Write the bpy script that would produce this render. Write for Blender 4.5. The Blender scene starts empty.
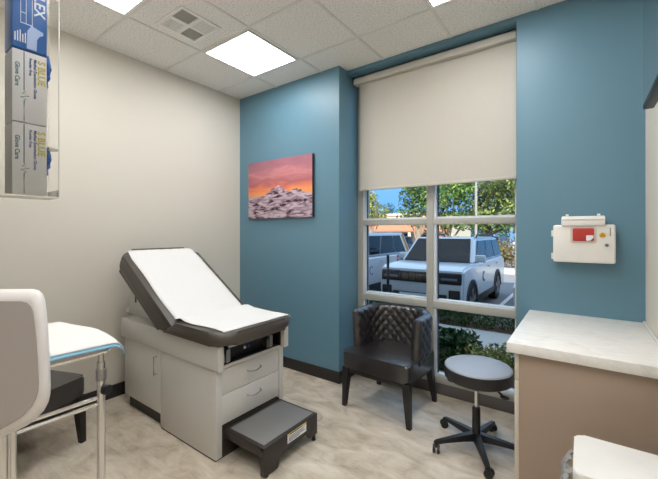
import bpy, bmesh, math, random
from mathutils import Vector, Matrix
random.seed(7)
S = bpy.context.scene
COL = S.collection
PI = math.pi
R = math.radians

# ------------------------------------------------------------------ materials
def srgb(r, g, b):
    f = lambda c: (c/255/12.92) if c/255 <= .04045 else ((c/255+.055)/1.055)**2.4
    return (f(r), f(g), f(b), 1)

def nodes(name):
    m = bpy.data.materials.new(name); m.use_nodes = True
    nt = m.node_tree
    return m, nt, nt.nodes['Principled BSDF']

def N(nt, t, **kw):
    n = nt.nodes.new(t)
    for k, v in kw.items(): setattr(n, k, v)
    return n

def plain(name, c, rough=.5, metal=0, spec=.5, var=.06, vscale=8, bump=0, bscale=200, coat=0, stretch=None):
    """colour with a faint noise variation and an optional fine bump"""
    m, nt, p = nodes(name)
    L = nt.links.new
    tc = N(nt, 'ShaderNodeTexCoord')
    src = tc.outputs['Object']
    if stretch:
        mp = N(nt, 'ShaderNodeMapping'); mp.inputs['Scale'].default_value = stretch
        L(src, mp.inputs['Vector']); src = mp.outputs['Vector']
    no = N(nt, 'ShaderNodeTexNoise'); no.inputs['Scale'].default_value = vscale; no.inputs['Detail'].default_value = 4
    L(src, no.inputs['Vector'])
    mx = N(nt, 'ShaderNodeMix', data_type='RGBA')
    a = [max(0, x*(1-var)) for x in c[:3]]+[1]; b = [min(1, x*(1+var)) for x in c[:3]]+[1]
    mx.inputs[6].default_value = a; mx.inputs[7].default_value = b
    L(no.outputs['Fac'], mx.inputs[0]); L(mx.outputs[2], p.inputs['Base Color'])
    p.inputs['Roughness'].default_value = rough; p.inputs['Metallic'].default_value = metal
    p.inputs['Specular IOR Level'].default_value = spec
    p.inputs['Coat Weight'].default_value = coat
    if bump:
        n2 = N(nt, 'ShaderNodeTexNoise'); n2.inputs['Scale'].default_value = bscale; n2.inputs['Detail'].default_value = 3
        L(src, n2.inputs['Vector'])
        bp = N(nt, 'ShaderNodeBump'); bp.inputs['Strength'].default_value = bump; bp.inputs['Distance'].default_value = .002
        L(n2.outputs['Fac'], bp.inputs['Height']); L(bp.outputs['Normal'], p.inputs['Normal'])
    return m

def emit(name, c, s):
    m, nt, p = nodes(name)
    p.inputs['Base Color'].default_value = c
    p.inputs['Emission Color'].default_value = c; p.inputs['Emission Strength'].default_value = s
    return m

def clear(name, tint=(1, 1, 1, 1), ior=1.45, rough=0.0, haze=0):
    m, nt, p = nodes(name); nt.nodes.remove(p)
    out = nt.nodes['Material Output']; L = nt.links.new
    t = N(nt, 'ShaderNodeBsdfTransparent'); t.inputs[0].default_value = tint
    g = N(nt, 'ShaderNodeBsdfGlossy'); g.inputs['Roughness'].default_value = rough
    f = N(nt, 'ShaderNodeFresnel'); f.inputs['IOR'].default_value = ior
    mx = N(nt, 'ShaderNodeMixShader')
    L(f.outputs[0], mx.inputs[0]); L(t.outputs[0], mx.inputs[1]); L(g.outputs[0], mx.inputs[2])
    last = mx.outputs[0]
    if haze:
        d = N(nt, 'ShaderNodeBsdfDiffuse'); d.inputs[0].default_value = (.9, .9, .9, 1)
        m2 = N(nt, 'ShaderNodeMixShader'); m2.inputs[0].default_value = haze
        L(last, m2.inputs[1]); L(d.outputs[0], m2.inputs[2]); last = m2.outputs[0]
    L(last, out.inputs[0])
    return m

def floor_mat():
    m, nt, p = nodes('vinyl_plank_floor'); L = nt.links.new
    tc = N(nt, 'ShaderNodeTexCoord')
    br = N(nt, 'ShaderNodeTexBrick')
    br.inputs['Scale'].default_value = 1; br.inputs['Brick Width'].default_value = 1.2; br.inputs['Row Height'].default_value = .18
    br.inputs['Mortar Size'].default_value = .0012; br.inputs['Mortar Smooth'].default_value = .3
    br.inputs['Color1'].default_value = (.35, .35, .35, 1); br.inputs['Color2'].default_value = (.65, .65, .65, 1)
    br.inputs['Mortar'].default_value = (.2, .2, .2, 1)
    L(tc.outputs['Object'], br.inputs['Vector'])
    mp = N(nt, 'ShaderNodeMapping'); mp.inputs['Scale'].default_value = (1.9, 3.6, 1)
    L(tc.outputs['Object'], mp.inputs['Vector'])
    n1 = N(nt, 'ShaderNodeTexNoise'); n1.inputs['Scale'].default_value = 2.2; n1.inputs['Detail'].default_value = 9; n1.inputs['Roughness'].default_value = .62; n1.inputs['Distortion'].default_value = .8
    L(mp.outputs[0], n1.inputs['Vector'])
    mp2 = N(nt, 'ShaderNodeMapping'); mp2.inputs['Scale'].default_value = (5, 60, 1)
    L(tc.outputs['Object'], mp2.inputs['Vector'])
    n2 = N(nt, 'ShaderNodeTexNoise'); n2.inputs['Scale'].default_value = 1.3; n2.inputs['Detail'].default_value = 5
    L(mp2.outputs[0], n2.inputs['Vector'])
    cr = N(nt, 'ShaderNodeValToRGB')
    e = cr.color_ramp.elements
    e[0].position = .26; e[0].color = srgb(158, 143, 124); e[1].position = .70; e[1].color = srgb(222, 211, 195)
    x = e.new(.47); x.color = srgb(199, 186, 167)
    L(n1.outputs['Fac'], cr.inputs[0])
    mx = N(nt, 'ShaderNodeMix', data_type='RGBA', blend_type='OVERLAY'); mx.inputs[0].default_value = .25
    L(cr.outputs[0], mx.inputs[6]); L(br.outputs['Color'], mx.inputs[7])
    mx2 = N(nt, 'ShaderNodeMix', data_type='RGBA', blend_type='OVERLAY'); mx2.inputs[0].default_value = .16
    L(mx.outputs[2], mx2.inputs[6]); L(n2.outputs['Fac'], mx2.inputs[7])
    L(mx2.outputs[2], p.inputs['Base Color'])
    p.inputs['Roughness'].default_value = .42
    bp = N(nt, 'ShaderNodeBump'); bp.inputs['Strength'].default_value = .12; bp.inputs['Distance'].default_value = .002
    L(n2.outputs['Fac'], bp.inputs['Height']); L(bp.outputs[0], p.inputs['Normal'])
    return m

def tile_mat():
    m, nt, p = nodes('acoustic_tile'); L = nt.links.new
    tc = N(nt, 'ShaderNodeTexCoord')
    n1 = N(nt, 'ShaderNodeTexNoise'); n1.inputs['Scale'].default_value = 90; n1.inputs['Detail'].default_value = 6; n1.inputs['Roughness'].default_value = .7
    L(tc.outputs['Object'], n1.inputs['Vector'])
    cr = N(nt, 'ShaderNodeValToRGB'); e = cr.color_ramp.elements
    e[0].position = .36; e[0].color = srgb(196, 193, 187); e[1].position = .5; e[1].color = srgb(240, 238, 233)
    L(n1.outputs['Fac'], cr.inputs[0]); L(cr.outputs[0], p.inputs['Base Color'])
    p.inputs['Roughness'].default_value = .95; p.inputs['Specular IOR Level'].default_value = .1
    bp = N(nt, 'ShaderNodeBump'); bp.inputs['Strength'].default_value = .4; bp.inputs['Distance'].default_value = .003
    L(n1.outputs['Fac'], bp.inputs['Height']); L(bp.outputs[0], p.inputs['Normal'])
    return m

def marble_mat():
    m, nt, p = nodes('pale_laminate'); L = nt.links.new
    tc = N(nt, 'ShaderNodeTexCoord')
    mp = N(nt, 'ShaderNodeMapping'); mp.inputs['Scale'].default_value = (4, 9, 4); mp.inputs['Rotation'].default_value = (0, 0, .5)
    L(tc.outputs['Object'], mp.inputs['Vector'])
    n1 = N(nt, 'ShaderNodeTexNoise'); n1.inputs['Scale'].default_value = 2; n1.inputs['Detail'].default_value = 10; n1.inputs['Roughness'].default_value = .7; n1.inputs['Distortion'].default_value = 1.5
    L(mp.outputs[0], n1.inputs['Vector'])
    cr = N(nt, 'ShaderNodeValToRGB'); e = cr.color_ramp.elements
    e[0].position = .30; e[0].color = srgb(220, 216, 209); e[1].position = .55; e[1].color = srgb(236, 233, 228)
    L(n1.outputs['Fac'], cr.inputs[0]); L(cr.outputs[0], p.inputs['Base Color'])
    p.inputs['Roughness'].default_value = .35
    return m

def leaf_mat(name, c1, c2, c3):
    m, nt, p = nodes(name); L = nt.links.new
    g = N(nt, 'ShaderNodeNewGeometry')
    cr = N(nt, 'ShaderNodeValToRGB'); e = cr.color_ramp.elements
    e[0].position = 0; e[0].color = c1; e[1].position = 1; e[1].color = c3
    x = e.new(.5); x.color = c2
    L(g.outputs['Random Per Island'], cr.inputs[0]); L(cr.outputs[0], p.inputs['Base Color'])
    p.inputs['Roughness'].default_value = .6
    p.inputs['Specular IOR Level'].default_value = .25
    return m

def picture_mat(x0, x1, z0, z1):
    """snowy mountains under a pink and orange sunset: printed colour, from object coordinates"""
    m, nt, p = nodes('sunset_mountain_print'); L = nt.links.new
    tc = N(nt, 'ShaderNodeTexCoord'); sx = N(nt, 'ShaderNodeSeparateXYZ'); L(tc.outputs['Object'], sx.inputs[0])
    def mr(sock, a, b):
        n = N(nt, 'ShaderNodeMapRange'); n.inputs[1].default_value = a; n.inputs[2].default_value = b
        L(sock, n.inputs[0]); return n.outputs[0]
    u = mr(sx.outputs['X'], x0, x1); v = mr(sx.outputs['Z'], z0, z1)
    def M(op, a, b=None, c=None):
        n = N(nt, 'ShaderNodeMath', operation=op)
        for i, q in enumerate((a, b, c)):
            if q is None: continue
            if isinstance(q, (int, float)): n.inputs[i].default_value = q
            else: L(q, n.inputs[i])
        return n.outputs[0]
    cx = N(nt, 'ShaderNodeCombineXYZ'); L(u, cx.inputs[0]); L(v, cx.inputs[1])
    def noise(sx_, sy_, sc, det=6, dist=0, off=0):
        mp = N(nt, 'ShaderNodeMapping'); mp.inputs['Scale'].default_value = (sx_, sy_, 1); mp.inputs['Location'].default_value = (off, off, 0)
        L(cx.outputs[0], mp.inputs['Vector'])
        n = N(nt, 'ShaderNodeTexNoise'); n.inputs['Scale'].default_value = sc; n.inputs['Detail'].default_value = det; n.inputs['Distortion'].default_value = dist
        L(mp.outputs[0], n.inputs['Vector']); return n.outputs['Fac']
    # sky
    cl = noise(1.2, 3.5, 2.2, 6, .6)
    sv = M('ADD', v, M('MULTIPLY', M('SUBTRACT', cl, .5), .42))
    sky = N(nt, 'ShaderNodeValToRGB'); e = sky.color_ramp.elements
    e[0].position = .40; e[0].color = srgb(240, 158, 104); e[1].position = 1.0; e[1].color = srgb(150, 104, 118)
    for pos, col in ((.50, srgb(226, 130, 100)), (.62, srgb(176, 104, 110)), (.74, srgb(198, 130, 132)), (.86, srgb(168, 110, 120))):
        k = e.new(pos); k.color = col
    L(sv, sky.inputs[0])
    # ridge line: a main peak at the middle, lesser ones to the right
    pk = M('MAXIMUM', M('SUBTRACT', .17, M('MULTIPLY', M('ABSOLUTE', M('SUBTRACT', u, .49)), .75)), 0)
    pk2 = M('MAXIMUM', M('SUBTRACT', .09, M('MULTIPLY', M('ABSOLUTE', M('SUBTRACT', u, .76)), .5)), 0)
    rg = M('ADD', M('ADD', .385, M('MAXIMUM', pk, pk2)), M('MULTIPLY', M('SUBTRACT', noise(1, 0, 22, 8), .5), .12))
    mask = M('GREATER_THAN', v, rg)
    # snow and rock
    rk = noise(2.0, 5.5, 3.2, 10, 1.1, 3)
    ground = N(nt, 'ShaderNodeValToRGB'); e = ground.color_ramp.elements
    e[0].position = .38; e[0].color = srgb(70, 50, 50); e[1].position = .60; e[1].color = srgb(206, 186, 198)
    k = e.new(.46); k.color = srgb(150, 126, 140)
    L(rk, ground.inputs[0])
    mx = N(nt, 'ShaderNodeMix', data_type='RGBA'); L(mask, mx.inputs[0]); L(ground.outputs[0], mx.inputs[6]); L(sky.outputs[0], mx.inputs[7])
    L(mx.outputs[2], p.inputs['Base Color']); p.inputs['Roughness'].default_value = .6
    p.inputs['Specular IOR Level'].default_value = .2
    return m

MAT = dict(
    beige=plain('beige_wall_paint', srgb(212, 206, 194), .7, var=.015, vscale=2, bump=.08, bscale=350),
    blue=plain('blue_wall_paint', srgb(97, 135, 153), .42, var=.02, vscale=2, bump=.06, bscale=350),
    base=plain('dark_rubber_base', srgb(38, 34, 33), .5),
    floor=floor_mat(), tile=tile_mat(),
    grid=plain('ceiling_grid_white', srgb(222, 220, 214), .5),
    alu=plain('greige_window_frame', srgb(176, 174, 166), .45, var=.03),
    alu_daylit=plain('daylit_frame_reveal', srgb(215, 222, 228), .4, var=.02),  # paler than the frame: daylight on the jamb sides put into the colour
    gasket=plain('dark_gasket', srgb(60, 66, 74), .6),
    curb=plain('taupe_curb', srgb(96, 90, 88), .6),
    blind=plain('oat_blind_fabric', srgb(197, 192, 181), .9, var=.03, vscale=60, bump=.15, bscale=600),
    cass=plain('oat_cassette', srgb(196, 191, 180), .6),
    diff=emit('panel_diffuser', (.975, .985, 1, 1), 8.8),
    white=plain('white_paint_metal', srgb(238, 237, 233), .4, var=.02),
    ventgrey=plain('vent_plate_grey', srgb(150, 148, 142), .6),
    ventdark=plain('vent_void', srgb(56, 54, 50), .8),
    lam=plain('light_grey_laminate', srgb(205, 202, 196), .45, var=.03, vscale=3, stretch=(20, 20, 1)),
    lamshell=plain('light_grey_shell', srgb(203, 200, 194), .4, var=.02),
    uph=plain('dark_taupe_vinyl', srgb(76, 70, 64), .38, var=.08, vscale=5, bump=.12, bscale=300),
    paper=plain('white_paper', srgb(222, 221, 219), .8, var=.015, vscale=4, bump=.15, bscale=30),
    black=plain('black_plastic', srgb(30, 29, 30), .4),
    brown=plain('dark_brown_plastic', srgb(50, 43, 39), .5),
    mat=plain('grey_ribbed_mat', srgb(128, 127, 126), .7, bump=.4, bscale=500),
    chrome=plain('chrome', srgb(222, 222, 222), .12, 1, var=.02),
    steel=plain('brushed_steel', srgb(168, 168, 168), .35, 1),
    leather=plain('black_leather', srgb(38, 35, 37), .3, spec=.9, coat=.3, var=.15, vscale=12, bump=.2, bscale=260),
    leather2=plain('black_quilted_leather', srgb(40, 37, 38), .3, spec=.9, coat=.3, var=.15, vscale=12, bump=.2, bscale=260),
    wood=plain('black_stained_wood', srgb(27, 24, 24), .4, var=.2, stretch=(20, 20, 2)),
    stool=plain('stool_top_vinyl', srgb(160, 168, 182), .4, var=.04, bump=.1),  # top set paler and bluer than the black side
    stoolside=plain('black_stool_vinyl', srgb(38, 37, 38), .4),
    marble=marble_mat(),
    taupe=plain('taupe_panel', srgb(163, 143, 126), .55, var=.03, vscale=2),
    cabedge=plain('greige_cabinet', srgb(205, 195, 182), .5),
    binw=plain('white_bin_plastic', srgb(225, 223, 218), .4),
    bag=clear('clear_plastic_bag', (.93, .93, .93, 1), 1.4, .15, .25),
    shell=plain('white_device_plastic', srgb(226, 222, 220), .35, var=.01),
    shellshade=plain('shaded_device_back', srgb(172, 164, 160), .5, var=.01),  # white shell colour darkened to imitate shading on its back face
    padblue=plain('blue_pad_backing', srgb(140, 196, 226), .6),
    padwhite=plain('white_pad_face', srgb(226, 224, 219), .9, bump=.3, bscale=120),
    red=plain('red_sharps_plastic', srgb(184, 56, 48), .35),
    sharps=plain('white_sharps_shell', srgb(232, 228, 221), .4),
    sharps2=plain('cream_sharps_edge', srgb(214, 206, 196), .4),
    orange=plain('orange_sticker', srgb(200, 120, 40), .5),
    ink=plain('dark_ink', srgb(45, 45, 55), .6),
    inkblue=plain('blue_ink', srgb(52, 84, 150), .6),
    inkteal=plain('teal_ink', srgb(52, 100, 122), .6),
    inkyel=plain('yellow_ink', srgb(214, 196, 60), .6),
    inkwhite=plain('white_ink', srgb(235, 238, 242), .6),
    inkred=plain('red_ink', srgb(200, 55, 60), .6),
    boxwhite=plain('white_carton', srgb(226, 226, 226), .55),
    boxgrey=plain('grey_carton_band', srgb(170, 166, 160), .55),
    boxblue=plain('blue_carton', srgb(28, 98, 172), .4, var=.25, vscale=5),
    glove=plain('blue_nitrile', srgb(44, 108, 190), .5),
    handp=plain('printed_hand', srgb(176, 196, 232), .5),
    acr=clear('clear_acrylic', (.985, .985, .98, 1), 1.3),
    acre=plain('acrylic_edge', srgb(205, 200, 190), .2),
    screen=plain('glossy_dark_screen', srgb(14, 16, 20), .04, spec=.9, var=.0, coat=1),
    glass=clear('window_glass', (.97, .985, .985, 1), 1.25),
    yellow=plain('yellow_label_strip', srgb(214, 200, 70), .5),
    asphalt=plain('asphalt', srgb(120, 120, 124), .9, var=.15, vscale=30, bump=.3),
    concrete=plain('pale_concrete', srgb(170, 168, 165), .85, var=.06, vscale=6),
    paint=plain('white_road_paint', srgb(225, 225, 225), .7),
    mulch=plain('brown_mulch', srgb(96, 74, 58), .95, var=.4, vscale=40, bump=.6, bscale=60),
    carwhite=plain('white_car_paint', srgb(204, 211, 221), .22, coat=.6, var=.01),
    carsilver=plain('silver_car_paint', srgb(150, 156, 166), .25, .3, var=.02, coat=.5),
    cardark=plain('charcoal_car_paint', srgb(58, 62, 70), .25, coat=.6),
    carglass=plain('tinted_car_glass', srgb(20, 25, 32), .06, spec=.25, var=.0),
    carblack=plain('black_car_trim', srgb(28, 29, 32), .5),
    tyre=plain('tyre_rubber', srgb(26, 26, 28), .8),
    rim=plain('grey_alloy', srgb(110, 112, 118), .3, .7),
    grille=plain('dark_bronze_grille', srgb(88, 76, 60), .3, .5),
    lamp=plain('headlamp_lens', srgb(120, 128, 140), .1, .2),
    stucco=plain('cream_stucco', srgb(226, 210, 180), .85, bump=.2),
    terra=plain('terracotta_roof', srgb(186, 112, 84), .8, var=.2, vscale=4),
    bark=plain('pale_bark', srgb(150, 132, 112), .9, var=.25, vscale=10),
    barkred=plain('red_brown_bark', srgb(124, 84, 66), .9, var=.25, vscale=10),
    facade=plain('facade_stucco', srgb(200, 190, 175), .85),
    pole=plain('pale_pole', srgb(150, 147, 138), .5),
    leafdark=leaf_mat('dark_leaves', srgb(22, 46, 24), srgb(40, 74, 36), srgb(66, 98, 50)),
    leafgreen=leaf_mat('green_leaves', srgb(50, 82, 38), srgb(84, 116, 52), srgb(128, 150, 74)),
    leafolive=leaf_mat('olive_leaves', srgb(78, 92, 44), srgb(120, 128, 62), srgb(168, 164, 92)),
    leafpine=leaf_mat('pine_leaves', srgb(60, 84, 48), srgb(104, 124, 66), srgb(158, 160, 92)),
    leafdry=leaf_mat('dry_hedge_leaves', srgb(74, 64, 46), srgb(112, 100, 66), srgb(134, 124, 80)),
)

# ------------------------------------------------------------------ mesh tools
class MB:
    def __init__(s): s.bm = bmesh.new()
    def merge(s, b, mtx=None):
        if mtx is not None: bmesh.ops.transform(b, matrix=mtx, verts=b.verts)
        me = bpy.data.meshes.new('t'); b.to_mesh(me); b.free(); s.bm.from_mesh(me); bpy.data.meshes.remove(me)
        return s
    def box(s, x0, x1, y0, y1, z0, z1, bev=0, seg=2, mtx=None):
        b = bmesh.new()
        bmesh.ops.create_cube(b, size=1)
        for v in b.verts:
            v.co = Vector(((x0+x1)/2+v.co.x*(x1-x0), (y0+y1)/2+v.co.y*(y1-y0), (z0+z1)/2+v.co.z*(z1-z0)))
        if bev: bmesh.ops.bevel(b, geom=b.edges[:], offset=bev, segments=seg, affect='EDGES', profile=.5)
        return s.merge(b, mtx)
    def cyl(s, p0, p1, r0, r1=None, n=20, cap=True):
        r1 = r0 if r1 is None else r1
        p0, p1 = Vector(p0), Vector(p1); d = p1-p0
        b = bmesh.new()
        bmesh.ops.create_cone(b, cap_ends=cap, segments=n, radius1=r0, radius2=r1, depth=d.length)
        m = Matrix.Translation((p0+p1)/2) @ d.to_track_quat('Z', 'Y').to_matrix().to_4x4()
        return s.merge(b, m)
    def ball(s, c, r, sc=(1, 1, 1), n=16):
        b = bmesh.new(); bmesh.ops.create_uvsphere(b, u_segments=n, v_segments=max(6, n//2), radius=r)
        return s.merge(b, Matrix.Translation(c) @ Matrix.Diagonal((*sc, 1)))
    def tube(s, pts, r, n=10, closed=False):
        pts = [Vector(p) for p in pts]; rings = []; b = s.bm; m = len(pts)
        up = Vector((0, 0, 1))
        for i, p in enumerate(pts):
            a = pts[(i-1) % m] if (closed or i > 0) else p; c = pts[(i+1) % m] if (closed or i < m-1) else p
            t = (c-a).normalized()
            x = t.cross(up)
            if x.length < .05: x = t.cross(Vector((0, 1, 0)))
            x.normalize(); y = x.cross(t).normalized()
            rings.append([b.verts.new(p+x*math.cos(k*2*PI/n)*r+y*math.sin(k*2*PI/n)*r) for k in range(n)])
        for i in range(m if closed else m-1):
            A, B = rings[i], rings[(i+1) % m]
            for k in range(n): b.faces.new((A[k], A[(k+1) % n], B[(k+1) % n], B[k]))
        if not closed:
            b.faces.new(rings[0][::-1]); b.faces.new(rings[-1])
        return s
    def lathe(s, prof, c=(0, 0, 0), n=32):
        b = s.bm; c = Vector(c); rings = []
        for r, z in prof:
            if r < 1e-5: rings.append([b.verts.new(c+Vector((0, 0, z)))])
            else: rings.append([b.verts.new(c+Vector((r*math.cos(k*2*PI/n), r*math.sin(k*2*PI/n), z))) for k in range(n)])
        for A, B in zip(rings, rings[1:]):
            for k in range(n):
                k2 = (k+1) % n
                if len(A) == 1 and len(B) == 1: continue
                if len(A) == 1: b.faces.new((A[0], B[k2], B[k]))
                elif len(B) == 1: b.faces.new((A[k], A[k2], B[0]))
                else: b.faces.new((A[k], A[k2], B[k2], B[k]))
        return s
    def prism(s, poly, d0, d1, axes='xz', bev=0, seg=2, mtx=None):
        """poly in the plane named by axes, extruded along the third axis from d0 to d1"""
        b = bmesh.new()
        def P(u, v, d):
            return {'xz': (u, d, v), 'yz': (d, u, v), 'xy': (u, v, d)}[axes]
        A = [b.verts.new(P(u, v, d0)) for u, v in poly]; B = [b.verts.new(P(u, v, d1)) for u, v in poly]
        n = len(poly); b.faces.new(A[::-1]); b.faces.new(B)
        for i in range(n): b.faces.new((A[i], A[(i+1) % n], B[(i+1) % n], B[i]))
        bmesh.ops.recalc_face_normals(b, faces=b.faces)
        if bev: bmesh.ops.bevel(b, geom=b.edges[:], offset=bev, segments=seg, affect='EDGES', profile=.5)
        return s.merge(b, mtx)
    def hexa(s, lo, hi, bev=0, seg=2):
        """frustum: lo, hi = (x0,x1,y0,y1,z)"""
        b = bmesh.new()
        def q(t): x0, x1, y0, y1, z = t; return [b.verts.new(p) for p in ((x0, y0, z), (x1, y0, z), (x1, y1, z), (x0, y1, z))]
        A, B = q(lo), q(hi)
        b.faces.new(A[::-1]); b.faces.new(B)
        for i in range(4): b.faces.new((A[i], A[(i+1) % 4], B[(i+1) % 4], B[i]))
        if bev: bmesh.ops.bevel(b, geom=b.edges[:], offset=bev, segments=seg, affect='EDGES')
        return s.merge(b)
    def plate(s, quad, th):
        """thin solid from a 3-D polygon, thickened along its normal"""
        q = [Vector(p) for p in quad]; n = (q[1]-q[0]).cross(q[2]-q[0]).normalized()*th
        b = s.bm; A = [b.verts.new(p) for p in q]; B = [b.verts.new(p+n) for p in q]; k = len(q)
        b.faces.new(A[::-1]); b.faces.new(B)
        for i in range(k): b.faces.new((A[i], A[(i+1) % k], B[(i+1) % k], B[i]))
        return s
    def build(s, name, m, parent=None, smooth=35, kind=None, label=None):
        bm = s.bm
        bmesh.ops.recalc_face_normals(bm, faces=bm.faces)
        if parent is not None:
            off = parent
            while off.parent: off = off.parent
            bmesh.ops.translate(bm, vec=-off.location, verts=bm.verts)
        me = bpy.data.meshes.new(name); bm.to_mesh(me); bm.free()
        for ma in (m if isinstance(m, (list, tuple)) else [m]): me.materials.append(MAT[ma] if isinstance(ma, str) else ma)
        if smooth:
            me.shade_smooth(); me.set_sharp_from_angle(angle=R(smooth))
        o = bpy.data.objects.new(name, me); COL.objects.link(o)
        if parent is not None: o.parent = parent
        if kind: o['kind'] = kind
        if label: o['label'] = label
        return o

def tag(o, label, cat, group=None, kind=None):
    o['label'] = label; o['category'] = cat
    if group: o['group'] = group
    if kind: o['kind'] = kind
    return o

def thing(name, label, cat, loc=(0, 0, 0), group=None):
    o = bpy.data.objects.new(name, None); COL.objects.link(o); o.location = loc; o.empty_display_size = .05
    return tag(o, label, cat, group)

def struct(mb, name, m, label=None, cat=None, **k):
    o = mb.build(name, m, **k); o['kind'] = 'structure'
    o['label'] = label or name.replace('_', ' '); o['category'] = cat or name.split('_')[0]
    return o

def copy_tree(o, parent=None):
    c = o.copy(); COL.objects.link(c); c.parent = parent
    for ch in list(o.children): copy_tree(ch, c)
    return c

def text(mb, s_, size, mtx, ext=.0006, align='LEFT'):
    cu = bpy.data.curves.new('t', 'FONT'); cu.body = s_; cu.size = size; cu.extrude = ext; cu.align_x = align; cu.resolution_u = 3; cu.offset = size*.018
    o = bpy.data.objects.new('t', cu); COL.objects.link(o)
    dg = bpy.context.evaluated_depsgraph_get(); me = bpy.data.meshes.new_from_object(o.evaluated_get(dg))
    bpy.data.objects.remove(o); bpy.data.curves.remove(cu)
    b = bmesh.new(); b.from_mesh(me); bpy.data.meshes.remove(me)
    return mb.merge(b, mtx)

def rrect(w, h, r, n=6, r2=None):
    """rounded rectangle outline centred on 0; r2 = radius of the two -x corners"""
    o = []
    for cx, cy, a0, rr in ((w/2, h/2, 0, r), (-w/2, h/2, 90, r2 if r2 is not None else r), (-w/2, -h/2, 180, r2 if r2 is not None else r), (w/2, -h/2, 270, r)):
        rr = max(rr, .001)
        for k in range(n+1):
            a = R(a0+90*k/n)
            o.append((cx-math.copysign(rr, cx)+rr*math.cos(a), cy-math.copysign(rr, cy)+rr*math.sin(a)))
    return o

def rslab(mb, w, l, cr, th, bev, mtx, r2=None, seg=4):
    b = bmesh.new(); poly = rrect(w, l, cr, r2=r2)
    A = [b.verts.new((x, y, 0)) for x, y in poly]; B = [b.verts.new((x, y, th)) for x, y in poly]
    n = len(poly); fa = b.faces.new(A[::-1]); fb = b.faces.new(B)
    for i in range(n): b.faces.new((A[i], A[(i+1) % n], B[(i+1) % n], B[i]))
    ed = list(fa.edges)+list(fb.edges)
    bmesh.ops.bevel(b, geom=ed, offset=bev, segments=seg, affect='EDGES', profile=.5)
    return mb.merge(b, mtx)

# ================================================================== ROOM (X right, Y into the picture, Z up)
H = 3.0; XL = -3.29; XR = .303; YB = 2.72; YW = 2.859; YG = 3.06; XC = -1.867; XJ = -.397
b = MB().box(-3.6, 1.6, -1.4, 3.25, -.12, 0); struct(b, 'floor', 'floor', 'streaky beige wood look vinyl plank floor')
b = MB().box(-3.6, 1.6, -1.4, 3.25, H, H+.1)
ceil = struct(b, 'ceiling', 'tile', 'white speckled acoustic tile ceiling')
g = MB()
gx = [-3.28, -2.69, -2.08, -1.475, -.87, -.265, .29, .29]; gy = [-1.24, -.64, -.03, .58, 1.19, 1.80, 2.41]
for i, x in enumerate(gx[1:-1]): g.box(x-.011, x+.011, -1.25, 2.858 if x > XC else 2.72, H-.005, H+.01)
for y in gy: g.box(XL, XR if y > 1.2 else 1.3, y-.011, y+.011, H-.0045, H+.01)
g.build('ceiling_grid', 'grid', ceil)
b = MB().box(-3.45, XL, -1.4, 3.25, 0, H); struct(b, 'wall_left', 'beige', 'beige painted wall on the left')
b = MB().box(XL, XC, YB, 3.25, 0, H); struct(b, 'wall_back', 'blue', 'blue painted wall behind the exam table')
b = MB().box(XC, XJ, YW, 3.25, 2.965, H); struct(b, 'trim_1', 'blue', 'blue header above the window blind', 'trim')
b = MB().box(XJ, XR+.15, YW, 3.25, 0, H); struct(b, 'wall_window', 'blue', 'blue painted wall right of the window')
b = MB().box(XR, XR+.15, 1.3, YW, 0, H); b.box(XR+.15, 1.5, 1.3, 1.42, 0, H); struct(b, 'wall_right', 'beige', 'beige painted wall on the right')
b = MB().box(1.35, 1.5, -1.4, 1.3, 0, H); struct(b, 'wall_side', 'beige', 'beige wall beside the entry')
b = MB().box(XL, 1.35, -1.4, -1.25, 0, H); b.box(XL, -1.57, -1.25, .265, 0, H); struct(b, 'wall_front', 'beige', 'beige wall carrying the glove box holder')
b = MB().box(XL, XL+.012, .265, YB, 0, .11, .003); struct(b, 'baseboard_left', 'base', 'dark rubber baseboard along the beige wall')
b = MB().box(XL+.012, XC+.012, YB-.012, YB, 0, .11, .003); b.box(XC, XC+.012, YB, YG, 0, .11, .003); struct(b, 'baseboard_back', 'base', 'dark rubber baseboard along the blue wall')
b = MB().box(XC+.012, XJ, YG, 3.2, 0, .098, .004); struct(b, 'baseboard_window', 'curb', 'taupe curb under the window')

# ------------------------------------------------------------------ window
win = bpy.data.objects.new('window_1', None); COL.objects.link(win); win.location = (-1.13, 3.1, .098)
win['kind'] = 'structure'; win['label'] = 'greige aluminium window of six panes behind the blind'; win['category'] = 'window'
XW0, XW1, D0, D1 = XC, -.37, YG, 3.17
f = MB()
for x0, x1 in ((XW0, XW0+.055), (-1.145, -1.085), (-.428, XW1)): f.box(x0, x1, D0, D1, .098, 2.96, .002)
rails = ((.098, .15), (.752, .812), (1.497, 1.548), (2.9, 2.96))
for z0, z1 in rails:
    f.box(XW0+.055, -1.145, D0, D1, z0, z1, .002); f.box(-1.085, -.428, D0, D1, z0, z1, .002)
f.build('window_frame', 'alu', win)
f = MB(); g = MB()
for x0, x1 in ((XW0+.055, -1.145), (-1.085, -.428)):
    for (a, z0), (z1, c) in zip(rails, rails[1:]):
        f.box(x0, x0+.022, D0+.012, D1-.02, z0, z1); f.box(x1-.012, x1, D0+.03, D1-.02, z0, z1)
        f.box(x0, x1, D0+.03, D1-.02, z0, z0+.018); g.box(x0+.022, x0+.03, D0+.05, D0+.07, z0, z1)
        p = MB().box(x0+.012, x1-.008, 3.125, 3.131, z0+.008, z1-.004); p.build('window_pane', 'glass', win)
f.build('daylit_bead', 'alu_daylit', win); g.build('window_gasket', 'gasket', win)

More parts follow.
